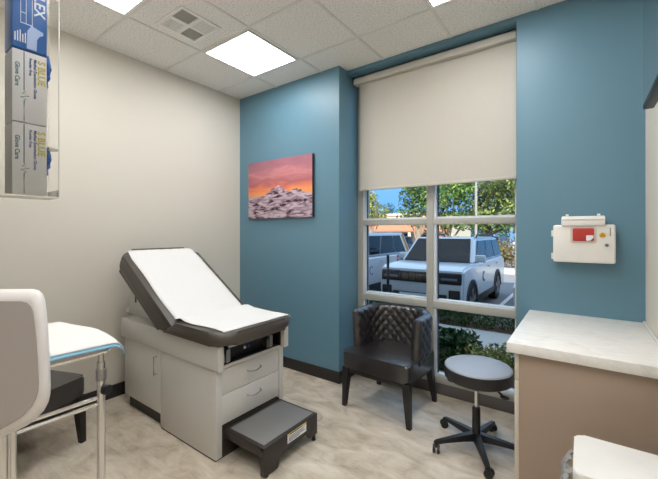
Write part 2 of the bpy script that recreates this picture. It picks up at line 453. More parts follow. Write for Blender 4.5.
# roller blind
bl = thing('roller_blind', 'oat fabric roller blind pulled halfway down over the window', 'blind', (-1.11, 2.96, 1.84))
prof = [(2.925, 2.878), (2.925, 2.92), (2.935, 2.942), (2.955, 2.952), (3.0, 2.952), (3.0, 2.878)]
MB().prism([(y, z) for y, z in prof], -1.838, -.41, 'yz', .004).build('cassette', 'cass', bl)
f = MB(); nx = 24
f.box(-1.79, -.415, 2.973, 2.976, 1.85, 2.89); f.build('blind_fabric', 'blind', bl)
MB().box(-1.79, -.415, 2.966, 2.983, 1.832, 1.858, .006).build('hem_bar', 'blind', bl)
MB().box(-1.842, -1.836, 2.924, 3.002, 2.876, 2.954, .002).build('end_cap', 'black', bl)

# ------------------------------------------------------------------ ceiling lights and vent
def ceiling_light(x0, y0, label, group='recessed ceiling light panels'):
    t = thing('ceiling_light', label, 'light', (x0+.303, y0+.303, H), group)
    x1, y1 = x0+.606, y0+.606
    f = MB(); w = .03
    f.box(x0+.012, x1-.012, y0+.012, y0+w, H-.012, H-.0005); f.box(x0+.012, x1-.012, y1-w, y1-.012, H-.012, H-.0005)
    f.box(x0+.012, x0+w, y0+w, y1-w, H-.012, H-.0005); f.box(x1-w, x1-.012, y0+w, y1-w, H-.012, H-.0005)
    f.build('light_frame', 'white', t)
    MB().box(x0+w, x1-w, y0+w, y1-w, H-.007, H-.001).build('diffuser', 'diff', t)
ceiling_light(-2.69, 1.80, 'square glowing ceiling panel nearest the blue picture wall')
ceiling_light(-2.69, .58, 'glowing ceiling panel at the top edge beside the air vent')
ceiling_light(-.87, 1.80, 'glowing ceiling panel cut by the top edge, before the window blind')
ceiling_light(-.87, .58, 'glowing ceiling panel over the entry, behind the one before the blind')
ceiling_light(-.87, -.64, 'unseen glowing ceiling panel added over the entry as fill light')  # extra panel out of view, added to lift the light in the room
ceiling_light(.345, -.03, 'unseen glowing ceiling panel added over the alcove to brighten the glove boxes')  # put in out of view to light the sides of the glove boxes

v = thing('ceiling_vent', 'white square ceiling air vent with two louvred and two plain quarters', 'vent', (-2.42, 1.515, H))
x0, x1, y0, y1 = -2.59, -2.25, 1.35, 1.68; xm, ym = (x0+x1)/2, (y0+y1)/2
f = MB(); w = .022; z0, z1 = H-.012, H-.0005
for a in ((x0, x1, y0, y0+w), (x0, x1, y1-w, y1), (x0, x0+w, y0+w, y1-w), (x1-w, x1, y0+w, y1-w), (xm-.014, xm+.014, y0+w, y1-w), (x0+w, xm-.014, ym-.014, ym+.014), (xm+.014, x1-w, ym-.014, ym+.014)):
    f.box(*a, z0, z1, .002)
f.build('vent_frame', 'white', v)
for (a, c, d, e, solid) in ((x0+w, xm-.014, y0+w, ym-.014, 0), (xm+.014, x1-w, ym+.014, y1-w, 0), (x0+w, xm-.014, ym+.014, y1-w, 1), (xm+.014, x1-w, y0+w, ym-.014, 1)):
    MB().box(a, c, d, e, H-.003, H-.0006).build('vent_quarter', 'ventgrey' if solid else 'ventdark', v)
    if not solid:
        g = MB(); n = 7
        for k in range(n):
            xx = a+(c-a)*(k+.5)/n; g.box(xx-.0035, xx+.0035, d, e, H-.010, H-.003)
            yy = d+(e-d)*(k+.5)/n; g.box(a, c, yy-.003, yy+.003, H-.009, H-.003)
        g.build('louvre', 'white', v)

# ------------------------------------------------------------------ picture
pc = thing('wall_picture', 'canvas print of snowy mountains under a pink sunset on blue wall', 'picture', (-2.63, 2.70, 1.58))
MAT['print'] = picture_mat(-.466+.0, .466, .0, .63)
MB().box(-3.096, -2.163, 2.682, 2.718, 1.58, 2.208, .003).build('canvas_print', 'print', pc)
MB().box(-2.163, -2.1615, 2.684, 2.718, 1.582, 2.206).build('canvas_edge', 'ink', pc)

# ------------------------------------------------------------------ sharps container
sh = thing('sharps_container', 'white wall mounted sharps container box with red window', 'sharps box', (0, 2.80, 1.225))
MB().box(-.166, .157, 2.75, 2.857, 1.232, 1.475, .012, 3).build('housing', 'sharps', sh)
t = MB(); t.prism([(2.735, 1.468), (2.735, 1.50), (2.752, 1.525), (2.80, 1.533), (2.85, 1.533), (2.85, 1.468)], -.120, .106, 'yz', .006); lid = t.build('hopper_lid', 'sharps', sh)
MB().box(-.116, .102, 2.7345, 2.74, 1.503, 1.511).build('lid_groove', 'sharps2', lid)
for x in (-.09, .075): MB().cyl((x-.008, 2.79, 1.536), (x+.008, 2.79, 1.536), .009, n=12).build('lid_hinge', 'sharps', lid)
f = MB(); rslab(f, .135, .108, .016, .004, .002, Matrix.Translation((-.004, 2.750, 1.412)) @ Matrix.Rotation(R(90), 4, 'X')); wf = f.build('window_surround', 'sharps2', sh)
f = MB(); rslab(f, .11, .082, .008, .005, .002, Matrix.Translation((-.004, 2.7465, 1.412)) @ Matrix.Rotation(R(90), 4, 'X')); f.build('red_window', 'red', wf, label='red window')
f = MB().box(.011, .048, 2.7402, 2.7415, 1.374, 1.408); lb = f.build('warning_label', 'inkwhite', wf)
f = MB().prism([(.032, 1.375), (.048, 1.375), (.048, 1.392)], 2.7392, 2.7402, 'xz'); f.build('label_mark', 'red', lb) if False else f.build('label_mark', 'red', wf)
f = MB().cyl((.093, 2.7505, 1.409), (.093, 2.748, 1.409), .017, n=24); st = f.build('hazard_sticker', 'inkyel', sh)
f = MB()
for k in range(3):
    a = R(90+120*k); f.cyl((.093+.0075*math.cos(a), 2.748, 1.409+.0075*math.sin(a)), (.093+.0075*math.cos(a), 2.7472, 1.409+.0075*math.sin(a)), .0065, n=12)
f.build('hazard_symbol', 'orange', st)
f = MB()
for k in range(4): f.box(.128, .133, 2.7485, 2.751, 1.405+k*.013, 1.414+k*.013)
f.build('side_print', 'ink', sh)
f = MB().cyl((.114, 2.751, 1.347), (.114, 2.744, 1.347), .011, n=20); lk = f.build('key_lock', 'steel', sh)
MB().box(.112, .116, 2.743, 2.7445, 1.342, 1.352).build('keyhole', 'ink', lk)
for z in (1.27, 1.42): MB().cyl((-.170, 2.765, z-.02), (-.170, 2.765, z+.02), .007, n=12).build('side_hinge', 'sharps', sh)

# ------------------------------------------------------------------ base cabinet, countertop, bin, monitor
cb = thing('base_cabinet', 'greige base cabinet with taupe end panel along the right wall', 'cabinet', (0, 2.4, 0))
MB().box(-.262, .301, 1.992, 2.857, .1, .824).build('cabinet_body', 'cabedge', cb)
MB().box(-.2625, .301, 1.972, 1.992, 0, .824, .001).build('end_panel', 'taupe', cb, label='taupe end panel')
MB().box(-.22, .301, 1.992, 2.857, 0, .1).build('toe_kick', 'base', cb)
for y0, y1 in ((1.974, 2.42), (2.424, 2.855)):
    MB().box(-.283, -.263, y0, y1, .69, .82, .002).build('drawer', 'cabedge', cb)
    MB().box(-.283, -.263, y0, y1, .105, .684, .002).build('cabinet_door', 'cabedge', cb)
ct = MB().box(-.315, .3015, 1.945, 2.8575, .826, .876, .004)
ct = ct.build('countertop', 'marble'); tag(ct, 'pale marbled laminate countertop on the base cabinet', 'countertop')
cs = MB().box(.290, .3015, 1.95, 2.8575, .8765, .886, .002).build('caulk_strip', 'binw', ct)

bn = thing('waste_bin', 'white lidded waste bin with clear liner before the taupe cabinet end', 'bin', (.125, 1.52, 0))
t = MB(); rslab(t, .30, .25, .02, .56, .004, Matrix.Translation((.13, 1.515, 0)) @ Matrix.Diagonal((.94, .94, 1, 1))); t.build('bin_body', 'binw', bn)
t = MB(); rslab(t, .318, .275, .03, .055, .008, Matrix.Translation((.129, 1.520, .595))); t.build('bin_lid', 'binw', bn)
MB().box(.06, .2, 1.345, 1.39, .02, .035, .004).build('foot_pedal', 'steel', bn)
# crumpled clear liner hanging out below the lid
t = MB(); n = 64; rows = 9; rings = []
for j in range(rows+1):
    zz = .594-.17*j/rows; ring = []
    for k in range(n):
        a = 2*PI*k/n
        r_ = 1/max(abs(math.cos(a))/.152, abs(math.sin(a))/.127)
        c_ = .006+.022*abs(math.sin(j/rows*PI))+.008*math.sin(9*a+j)+.007*math.sin(17*a-2.3*j)+random.uniform(0, .004)
        if math.cos(a) < -.3: c_ += .020*math.sin(PI*min(1, (j+2)/rows))
        x_, y_ = (r_+c_)*math.cos(a), (r_+c_)*math.sin(a)
        x_ = min(x_, .158)
        ring.append(t.bm.verts.new((.13+x_, 1.512+y_, zz)))
    rings.append(ring)
for A, B in zip(rings, rings[1:]):
    for k in range(n): t.bm.faces.new((A[k], A[(k+1) % n], B[(k+1) % n], B[k]))
t.build('bin_liner', 'bag', bn, label='clear crumpled plastic liner')

mo = thing('wall_monitor', 'black framed wall monitor reflecting blue high at right edge', 'monitor', (.27, 1.85, 2.05))
MB().box(.242, .284, 1.36, 2.372, 2.048, 2.66, .004).build('monitor_frame', 'black', mo)
MB().box(.2405, .243, 1.375, 2.364, 2.066, 2.645).build('screen', 'screen', mo)
f = MB().box(.284, .302, 1.7, 2.05, 2.2, 2.5, .003); f.box(.285, .302, 1.5, 2.3, 2.10, 2.13, .003); f.build('mount_bracket', 'black', mo)

# ------------------------------------------------------------------ exam table
ex = thing('exam_table', 'light grey exam table with dark padded raised backrest and drawers', 'exam table', (-2.45, 1.64, 0))
Y0, Y1 = 1.332, 1.928
t = MB().box(-2.49, -1.836, Y0, Y0+.02, .012, .585, .001); t.box(-2.49, -1.836, Y1-.02, Y1, .012, .585, .001)
t.box(-3.05, -1.875, Y0+.02, Y1-.02, .1, .58); t.build('cabinet_body', 'lam', ex)
do = MB().box(-3.05, -2.494, Y0, Y0+.02, .105, .575, .0015).build('side_door', 'lam', ex)
MB().tube([(-2.545, Y0, .51), (-2.545, Y0-.022, .515), (-2.545, Y0-.022, .38), (-2.545, Y0, .385)], .0045).build('door_handle', 'steel', do)
t = MB().box(-3.04, -2.49, Y0+.035, Y1-.035, 0, .104); t.box(-2.49, -1.86, Y0+.004, Y1-.004, 0, .012); t.box(-1.875, -1.848, Y0+.006, Y1-.006, 0, .19); t.build('toe_kick', 'brown', ex)
# upper shell, open at the front
t = MB().box(-3.085, -1.795, Y0-.014, Y0+.03, .572, .722, .006); t.box(-3.085, -1.795, Y1-.03, Y1+.016, .572, .722, .006)
t.box(-3.085, -3.05, Y0+.03, Y1-.03, .572, .722, .004); t.box(-3.05, -2.1, Y0+.03, Y1-.03, .69, .719); t.box(-1.86, -1.84, Y0+.03, Y1-.03, .562, .582, .002)
t.build('upper_shell', 'lamshell', ex)
# recess with the stirrup arms
t = MB().box(-2.1, -2.08, Y0+.03, Y1-.03, .582, .70); t.box(-2.1, -1.85, Y0+.03, Y1-.03, .58, .586); t.box(-2.1, -1.83, Y0+.031, Y0+.04, .585, .71); t.box(-2.1, -1.83, Y1-.04, Y1-.031, .585, .71); t.box(-1.95, -1.9, 1.44, 1.86, .586, .66, .004)
rc = t.build('front_recess', 'black', ex)
for y in (1.43, 1.81):
    t = MB().box(-1.9, -1.845, y-.012, y+.008, .59, .672, .003); t.box(-1.9, -1.85, y+.014, y+.024, .59, .672, .003); t.box(-1.9, -1.85, y-.03, y-.02, .592, .65, .002); t.build('stirrup_bracket', 'steel', rc)
MB().box(-1.86, -1.842, 1.43, 1.86, .682, .700, .003).build('slide_rail', 'steel', rc)
for y, mm in ((1.61, 'inkwhite'), (1.645, 'inkblue')):
    MB().cyl((-1.9, y, .632), (-1.893, y, .632), .010, n=14).build('button', mm, rc)
for z0, z1, zh in ((.395, .556, .49), (.205, .391, .325)):
    dr = MB().box(-1.875, -1.85, 1.382, 1.893, z0, z1, .002).build('drawer', 'lam', ex)
    MB().tube([(-1.85, 1.59, zh), (-1.828, 1.60, zh-.004), (-1.822, 1.65, zh-.012), (-1.828, 1.70, zh-.004), (-1.85, 1.71, zh)], .0045).build('drawer_handle', 'steel', dr)
MB().box(-1.875, -1.84, Y0+.02, 1.38, .012, .58, .001).build('front_stile', 'lam', ex); MB().box(-1.875, -1.84, 1.895, Y1-.02, .012, .58, .001).build('front_stile', 'lam', ex)
# backrest: a thick padded slab at 32 degrees
ang = R(32.1); ax = Vector((-math.cos(ang), 0, math.sin(ang))); nn = Vector((math.sin(ang), 0, math.cos(ang)))
P0 = Vector((-2.232, 1.618, .775)); LB = .965; TH = .15
def frame(o, u, v, w):
    return Matrix(((u.x, v.x, w.x, o.x), (u.y, v.y, w.y, o.y), (u.z, v.z, w.z, o.z), (0, 0, 0, 1)))
t = MB(); rslab(t, LB, .665, .03, TH, .045, Matrix(), r2=.10, seg=5)
for v in t.bm.verts:
    if v.co.x > 0: v.co.x -= .13*(TH-v.co.z)/TH        # the lower end is mitred against the seat
bmesh.ops.transform(t.bm, matrix=frame(P0+ax*LB/2-nn*TH, -ax, Vector((0, -1, 0)), nn), verts=t.bm.verts); t.build('backrest', 'uph', ex)
t = MB(); rslab(t, .515, .665, .12, .085, .038, Matrix(), r2=.03, seg=5)
for v in t.bm.verts:
    if v.co.x < 0: v.co.x -= .16*(.085-v.co.z)/.085
bmesh.ops.transform(t.bm, matrix=Matrix.Translation((-1.98, 1.618, .732)), verts=t.bm.verts); t.build('seat_cushion', 'uph', ex)
MB().box(-2.2, -1.84, 1.36, 1.90, .70, .714).build('seat_base', 'black', ex)
# back support frame seen below the raised backrest
t = MB().prism([(-3.22, .722), (-2.55, .722), (-2.62, .80), (-3.02, 1.03), (-3.09, 1.06), (-3.16, .98), (-3.2, .80)], 1.43, 1.46, 'xz', .006)
t.prism([(-3.22, .722), (-2.55, .722), (-2.62, .80), (-3.02, 1.03), (-3.09, 1.06), (-3.16, .98), (-3.2, .80)], 1.80, 1.83, 'xz', .006)
t.box(-3.0, -2.6, 1.46, 1.80, .722, .74); bs = t.build('back_support', 'lamshell', ex)
t = MB(); rslab(t, .022, .11, .010, .004, .001, Matrix.Translation((-3.07, 1.43, .885)) @ Matrix.Rotation(R(90), 4, 'X')); t.build('support_slot', 'black', bs)
t = MB(); t.tube([(-3.205+.02*math.cos(k*PI/8), 1.428, .755+.02*math.sin(k*PI/8)) for k in range(16)], .007, closed=True); t.build('roll_ring', 'white', bs)
# pull-out step
sx0, sx1, sy0, sy1, sz = -1.846, -1.49, 1.402, 1.90, .182
t = MB().box(sx0, sx1, sy0, sy1, sz-.03, sz, .005)
t.prism([(sy0, .012), (sy0+.115, .012), (sy0+.125, .05), (sy0+.15, .085), (sy1-.12, .085), (sy1-.085, .05), (sy1-.08, .012+.03), (sy1, .042), (sy1, sz-.002), (sy0, sz-.002)], sx1-.026, sx1+.004, 'yz', .002)
t.box(sx0-.15, sx1-.02, sy0+.004, sy0+.022, sz-.065, sz-.03, .002); t.box(sx0-.15, sx1-.02, sy1-.022, sy1-.004, sz-.065, sz-.03, .002)
stp = t.build('pull_out_step', 'brown', ex)
MB().box(sx0+.03, sx1-.018, sy0+.022, sy1-.022, sz, sz+.003, .001).build('tread_mat', 'mat', stp, label='grey ribbed tread mat')
lb = MB().box(sx1+.004, sx1+.0055, 1.60, 1.78, .113, .172).build('warning_label', 'inkwhite', stp)
MB().box(sx1+.0055, sx1+.0062, 1.60, 1.78, .160, .172).build('label_stripe', 'yellow', stp)
t = MB()
for k in range(4): t.box(sx1+.0055, sx1+.0062, 1.61, 1.61+(.15, .14, .155, .1)[k], .149-k*.009, .152-k*.009)
t.box(sx1+.0062, sx1+.0068, 1.62, 1.74, .163, .168); t.build('label_print', 'ink', stp)
for y in (sy0+.03, sy1-.02):
    t = MB().cyl((sx1-.012, y, 0), (sx1-.012, y, .06), .011, n=14); t.cyl((sx1-.012, y, 0), (sx1-.012, y, .012), .015, n=14)
    t.build('step_foot', 'black', stp)

# exam table paper
up_ = Vector((0, 0, 1))
def paper_path():
    o = P0
    pts = [o+ax*(LB-.045+.049*math.cos(R(a)))+nn*(-.045+.049*math.sin(R(a))) for a in (-5, 30, 60, 90)]
    for k in range(1, 9): pts.append(o+ax*(LB-.045-(LB-.125)*k/8)+nn*.0035)
    for x, z in ((-2.23, .838), (-2.16, .825), (-2.08, .8215), (-1.96, .8205), (-1.86, .8205), (-1.79, .820), (-1.768, .817)): pts.append(Vector((x, 0, z)))
    return pts
t = MB(); pts = paper_path(); rows = []
ny = 20; YE = 1.618+.3325-.045
for i, p in enumerate(pts):
    nrm = nn if i < 12 else up_
    ya = 1.330+(.035, .03, .02, .01)[i] if i < 4 else 1.330+.004*math.sin(i*1.3)+(.012 if i > 14 else 0)
    yb = YE+.058-((.115, .085, .06, .035, .012)[i] if i < 5 else 0)
    row = []
    for j in range(ny+1):
        y = ya+(yb-ya)*j/ny; dn = 0
        if y > YE: a = (y-YE)/.049; y = YE+.049*math.sin(a); dn = .049*(1-math.cos(a))
        q = p-nrm*dn; row.append(t.bm.verts.new((q.x, y, q.z+.0012*abs(math.sin(j*1.1+i*.7)))))
    rows.append(row)
for A, B in zip(rows, rows[1:]):
    for j in range(ny): t.bm.faces.new((A[j], A[j+1], B[j+1], B[j]))
pp = t.build('paper_sheet', 'paper', smooth=60); tag(pp, 'white paper sheet draped over the exam table cushions', 'paper')
md = pp.modifiers.new('thick', 'SOLIDIFY'); md.thickness = .0015; md.offset = 1

# ------------------------------------------------------------------ guest chairs
def make_chair(label, Lw=.17):
    t = thing('guest_chair', label, 'chair', (0, 0, 0), 'black leather guest chairs')
    # seat cushion, crowned
    s = MB(); rslab(s, .595, .50, .035, .13, .026, Matrix.Translation((0, -.035, .325)), seg=4)
    b = s.bm
    bmesh.ops.subdivide_edges(b, edges=[e for e in b.edges if e.calc_length() > .2], cuts=6, use_grid_fill=True)
    for v in b.verts:
        if v.co.z > .43: v.co.z += .022*max(0, 1-(v.co.x/.285)**2)*max(0, 1-((v.co.y+.035)/.25)**2)
    s.build('seat', 'leather', t)
    MB().box(-.27, .27, -.265, .20, .282, .326, .004).build('seat_frame', 'wood', t)
    # barrel back: U in plan, quilted on both sides
    def path(s_):
        # s_ in -1..1: right wing to left wing; returns centre-line point and outward normal
        rr = .205; hw = .262
        arc = PI/2*rr; straight = 2*(hw-rr); tot = 2*Lw+2*arc+straight; d = (s_+1)/2*tot
        yb = .245
        if d < Lw: return Vector((hw, yb-rr-Lw+d, 0)), Vector((1, 0, 0))
        d -= Lw
        if d < arc: a = d/rr; return Vector((hw-rr+rr*math.cos(a), yb-rr+rr*math.sin(a), 0)), Vector((math.cos(a), math.sin(a), 0))
        d -= arc
        if d < straight: return Vector((hw-rr-d, yb, 0)), Vector((0, 1, 0))
        d -= straight
        if d < arc: a = PI/2+d/rr; return Vector((-hw+rr+rr*math.cos(a), yb-rr+rr*math.sin(a), 0)), Vector((math.cos(a), math.sin(a), 0))
        d -= arc
        return Vector((-hw, yb-rr-d, 0)), Vector((-1, 0, 0))
    ns, nz = 150, 40; TOT = 2*Lw+PI*.205+2*(.262-.205)
    b = MB(); bm = b.bm
    def surf(side, z0):
        g_ = []
        for i in range(ns+1):
            s_ = -1+2*i/ns; p, n_ = path(s_); L_ = (s_+1)/2*TOT; row = []
            ztop = .778-.012*abs(s_)**3; e = min(1, (1-abs(s_))*TOT/2/.03)
            for j in range(nz+1):
                k = j/nz; z = z0+(ztop-z0)*k
                u = (L_+z)/.085; v = (L_-z)/.085
                q = (abs(math.sin(PI*u))*abs(math.sin(PI*v)))**.55
                fade = min(1, (ztop-z)/.03)*min(1, (z-z0+.001)/.02)*e
                half = .034*math.sqrt(max(0, 1-(1-min(1, (ztop-z)/.034))**2)) if ztop-z < .034 else .034
                half *= math.sqrt(max(.02, 1-(1-e)**2))
                lean = .022*(z-.38)/.4
                row.append(bm.verts.new(p+n_*(lean+side*(half-.004+.013*q*fade))+Vector((0, 0, z))))
            g_.append(row)
        return g_
    I = surf(-1, .385); O = surf(1, .385)
    for G in (I, O):
        for i in range(ns):
            for j in range(nz): bm.faces.new((G[i][j], G[i+1][j], G[i+1][j+1], G[i][j+1]))
    for i in range(ns):
        bm.faces.new((I[i][0], I[i+1][0], O[i+1][0], O[i][0])); bm.faces.new((I[i][nz], I[i+1][nz], O[i+1][nz], O[i][nz]))
    for i in (0, ns):
        for j in range(nz): bm.faces.new((I[i][j], I[i][j+1], O[i][j+1], O[i][j]))
    bk = b.build('backrest', 'leather2', t, smooth=60)
    for sx in (-1, 1):
        for (x0, y0, x1, y1) in ((.268, -.250, .288, -.256), (.25, .205, .27, .27)):
            l = MB(); bb = l.bm; rings = []
            for (x, y, z, w) in ((x1, y1, 0, .016), (x0, y0, .30, .028), (x0, y0, .325 if y0 < 0 else .40, .028)):
                rings.append([bb.verts.new((sx*x+dx*w, y+dy*w, z)) for dx, dy in ((-1, -1), (1, -1), (1, 1), (-1, 1))])
            bb.faces.new(rings[0][::-1]); bb.faces.new(rings[-1])
            for A, B in zip(rings, rings[1:]):
                for k in range(4): bb.faces.new((A[k], A[(k+1) % 4], B[(k+1) % 4], B[k]))
            l.build('leg', 'wood', t, smooth=20)
    return t
ch = make_chair('black leather barrel chair with quilted back standing before the window')
ch.location = (-1.300, 2.655, 0); ch.rotation_euler = (0, 0, R(-2.5))
c2 = make_chair('black leather chair half hidden under the steel tray stand', .0)
c2.location = (-2.90, .573, 0); c2.rotation_euler = (0, 0, R(110.6))

# ------------------------------------------------------------------ rolling stool
so = thing('rolling_stool', 'round grey topped rolling stool with five black castors by the cabinet', 'stool', (-.575, 2.44, 0))
c = Vector((-.575, 2.44, 0))
sc_ = c+Vector((.012, -.012, 0))
MB().lathe([(0, .462), (.15, .462), (.193, .466), (.208, .476), (.21, .49), (.21, .535), (.207, .545)], sc_, 48).build('seat_side', 'stoolside', so)
MB().lathe([(.207, .545), (.202, .553), (.19, .558), (.1, .562), (0, .563)], sc_, 48).build('seat_top', 'stool', so, label='paler blue-grey seat top')
t = MB().box(c.x-.07, c.x+.07, c.y-.05, c.y+.05, .435, .462, .006); t.cyl((c.x, c.y, .39), (c.x, c.y, .44), .03); t.build('seat_mechanism', 'black', so)
t = MB(); t.tube([c+Vector((.06, 0, .448)), c+Vector((.13, -.05, .44)), c+Vector((.17, -.08, .425))], .007); t.ball(c+Vector((.185, -.09, .42)), .018, (1.5, 1, .6)); t.build('height_lever', 'black', so)
t = MB(); t.tube([c+Vector((-.06, -.02, .448)), c+Vector((-.12, -.05, .445))], .008); t.ball(c+Vector((-.14, -.06, .44)), .026, (1.2, 1.2, .6)); t.build('tilt_knob', 'black', so)
MB().cyl((c.x, c.y, .26), (c.x, c.y, .44), .0125).build('gas_rod', 'chrome', so)
MB().lathe([(0, .06), (.032, .06), (.034, .095), (.026, .11), (.025, .27), (.02, .275), (0, .275)], c, 24).build('column', 'black', so)
for k in range(5):
    a = R(8+72*k); d = Vector((math.cos(a), math.sin(a), 0)); n_ = Vector((-d.y, d.x, 0))
    leg = MB(); bb = leg.bm; rings = []
    for (r_, z0, z1, w) in ((.02, .06, .108, .026), (.10, .064, .100, .023), (.2, .062, .086, .019), (.275, .058, .076, .017), (.292, .056, .070, .012)):
        rings.append([bb.verts.new(c+d*r_+n_*x+Vector((0, 0, z))) for x, z in ((-w, z0), (w, z0), (w*.7, z1), (-w*.7, z1))])
    bb.faces.new(rings[0][::-1]); bb.faces.new(rings[-1])
    for A, B in zip(rings, rings[1:]):
        for q in range(4): bb.faces.new((A[q], A[(q+1) % 4], B[(q+1) % 4], B[q]))
    lg = leg.build('base_leg', 'black', so, smooth=50)
    t = MB(); p = c+d*.278; w = (d*.5+n_*.85).normalized(); side = Vector((-w.y, w.x, 0))
    for s_ in (-1, 1): t.cyl(p+side*s_*.007+Vector((0, 0, .026))+w*.008, p+side*s_*.021+Vector((0, 0, .026))+w*.008, .026, n=20)
    t.cyl(p+Vector((0, 0, .03)), p+Vector((0, 0, .064)), .009, n=12); t.ball(p+Vector((0, 0, .042))-w*.0, .017, (1, 1, .8)); t.build('castor', 'black', lg)

# ------------------------------------------------------------------ steel tray stand with its pad
ts = thing('tray_stand', 'chrome framed tray stand with height knob by the left wall', 'tray stand', (-1.42, .42, 0))
xs = -1.47; TZ = .985; PA, PB = .302, .558
for y in (PA, PB):
    MB().cyl((xs, y, .07), (xs, y, TZ-.045), .0135, n=20).build('outer_post', 'chrome', ts)
    MB().cyl((xs, y, .85), (xs, y, TZ-.012), .010, n=16).build('inner_post', 'chrome', ts)
for z in (.782, .806): MB().tube([(xs-.004, PA, z), (xs-.004, PB, z)], .007).build('cross_rail', 'chrome', ts)
t = MB().cyl((xs, PB, .872), (xs, PB, .912), .0175, n=20); cl = t.build('clamp_collar', 'steel', ts)
t = MB().cyl((xs+.012, PB+.006, .836), (xs+.030, PB+.014, .836), .018, n=12); t.cyl((xs, PB, .835), (xs+.02, PB+.014, .835), .008); t.build('clamp_knob', 'black', cl)
t = MB(); t.tube([(xs, .29, TZ-.012), (xs, .575, TZ-.012), (xs-.02, .592, TZ-.012), (-1.96, .592, TZ-.012), (-1.98, .575, TZ-.012), (-1.98, .29, TZ-.012), (-1.96, .272, TZ-.012), (xs-.02, .272, TZ-.012)], .008, closed=True)
t.build('tray_ring', 'chrome', ts)
t = MB(); rslab(t, .53, .335, .05, .012, .004, Matrix.Translation((-1.725, .4325, TZ-.008))); t.build('tray', 'steel', ts)
t = MB()
for y in (PA, PB):
    t.tube([(xs, y, .07), (xs-.06, y, .062), (-1.95, y, .06)], .014)
t.tube([(-1.7, PA, .06), (-1.7, PB, .06)], .012); t.build('base_frame', 'chrome', ts)
for (x, y) in ((xs, PA), (xs, PB), (-1.94, PA), (-1.94, PB)):
    t = MB().cyl((x-.01, y, .025), (x+.01, y, .025), .025, n=18); t.cyl((x, y, .025), (x, y, .066), .007); t.build('castor', 'black', ts)
# absorbent pad: white face, blue backing, edges drooping
def pad(z, zoff, m, name, inset, parent=None):
    t = MB(); nx, ny_ = 26, 22; rows = []
    for i in range(nx+1):
        row = []
        for j in range(ny_+1):
            u = i/nx; w = j/ny_
            x = -2.06+inset+(.60-2*inset)*u; y = .268+inset+(.372-2*inset)*w
            zz = z
            ex_ = max(0, x-(-1.475))/.015; ey = max(0, y-.605)/.03; exl = max(0, -2.0-x)/.03
            dr = min(1, ex_)**2*.012+min(1.3, ey)**2*.03*u**6+min(1, exl)**2*.02
            zz -= dr
            zz += .006*math.sin(x*14)*math.sin(y*11)*(1 if dr < .002 else .4)+.006
            y -= .012*max(0, ey)**1.5*(1-u)**.5 - .05*u*(1-u)*w*2 + .05*(1-u)*w
            row.append(t.bm.verts.new((x, y, zz+zoff)))
        rows.append(row)
    for A, B in zip(rows, rows[1:]):
        for j in range(ny_): t.bm.faces.new((A[j], A[j+1], B[j+1], B[j]))
    o = t.build(name, m, parent, smooth=60)
    md = o.modifiers.new('thick', 'SOLIDIFY'); md.thickness = .003; md.offset = 1
    return o
pd = thing('absorbent_pad', 'white absorbent pad with blue backing lying on the tray stand', 'pad', (-1.7, .42, TZ+.004))
pad(TZ+.008, 0, 'padblue', 'pad_backing', 0, pd); pad(TZ+.008, .0045, 'padwhite', 'pad_face', .006, pd)

# ------------------------------------------------------------------ white device on a pole at the left edge
dv = thing('device_monitor', 'white rounded plastic device on a pole at the left edge', 'medical device', (-1.335, .20, 0))
tt = .95; px = tt/349.5
out = [(-15, 289), (20, 289), (33, 289), (39.5, 290.5), (43, 294), (45, 299), (46.8, 312), (48.6, 335), (50, 360), (50.8, 385), (50.4, 394), (48.5, 402), (44, 410.5), (36, 419), (27, 425.5), (17, 430.5), (0, 437.5), (-15, 442)]
A_ = math.atan(255/349.5)
fwd = Vector((-math.sin(A_), math.cos(A_), 0)); rgt = Vector((math.cos(A_), math.sin(A_), 0)); up = Vector((0, 0, 1))
CP = -15
org = fwd*tt+rgt*((CP-329)/349.5*tt)
def dev_ring(d, ins):
    k = (tt+d)/349.5; P = []
    for x, y in out:
        w_ = max(0, min(1, (x-CP)/35)); tb = 1 if y < 300 else (-.35 if y > 400 else 0)
        if 300 <= y <= 400: tb = 1-(y-300)/100*1.35
        P.append((x-ins*w_, y+ins*tb))
    full = P+[(2*CP-x, y) for x, y in P[::-1] if x > CP+.01]
    return [fwd*(tt+d)+rgt*((x-329)*k)+up*(1.427+(232.3-y)*k) for x, y in full]
t = MB(); rings = [[t.bm.verts.new(p) for p in dev_ring(d, i_)] for d, i_ in ((.003, 11.5), (.004, 9), (.010, 4.5), (.020, 1.5), (.034, 0), (.05, .5), (.062, 4), (.068, 10))]
n = len(rings[0])
t.bm.faces.new(rings[0]); t.bm.faces.new(rings[-1][::-1])
for A, B in zip(rings, rings[1:]):
    for k in range(n): t.bm.faces.new((A[k], B[k], B[(k+1) % n], A[(k+1) % n]))
sh_ = t.build('housing', 'shell', dv, smooth=60)
t = MB(); rings = [[t.bm.verts.new(p) for p in dev_ring(d, i_)] for d, i_ in ((0, 12.5), (.0035, 12))]
t.bm.faces.new(rings[0]); t.bm.faces.new(rings[1][::-1])
for k in range(n): t.bm.faces.new((rings[0][k], rings[1][k], rings[1][(k+1) % n], rings[0][(k+1) % n]))
t.build('shaded_back', 'shellshade', sh_, label='back face of the device, shade put into its grey')
q = org+fwd*.045
t = MB().cyl((q.x, q.y, .06), (q.x, q.y, .90), .016, n=20); t.build('pole', 'chrome', dv)
t = MB()
for k in range(5):
    a = R(-135+40*k); t.tube([(q.x, q.y, .065), (q.x+.19*math.cos(a), q.y+.19*math.sin(a), .055)], .014)
t.build('pole_base', 'white', dv)
for k in range(5):
    a = R(-135+40*k); x, y = q.x+.19*math.cos(a), q.y+.19*math.sin(a)
    t = MB().cyl((x-.01, y, .022), (x+.01, y, .022), .022, n=16); t.cyl((x, y, .022), (x, y, .06), .006); t.build('castor', 'black', dv)

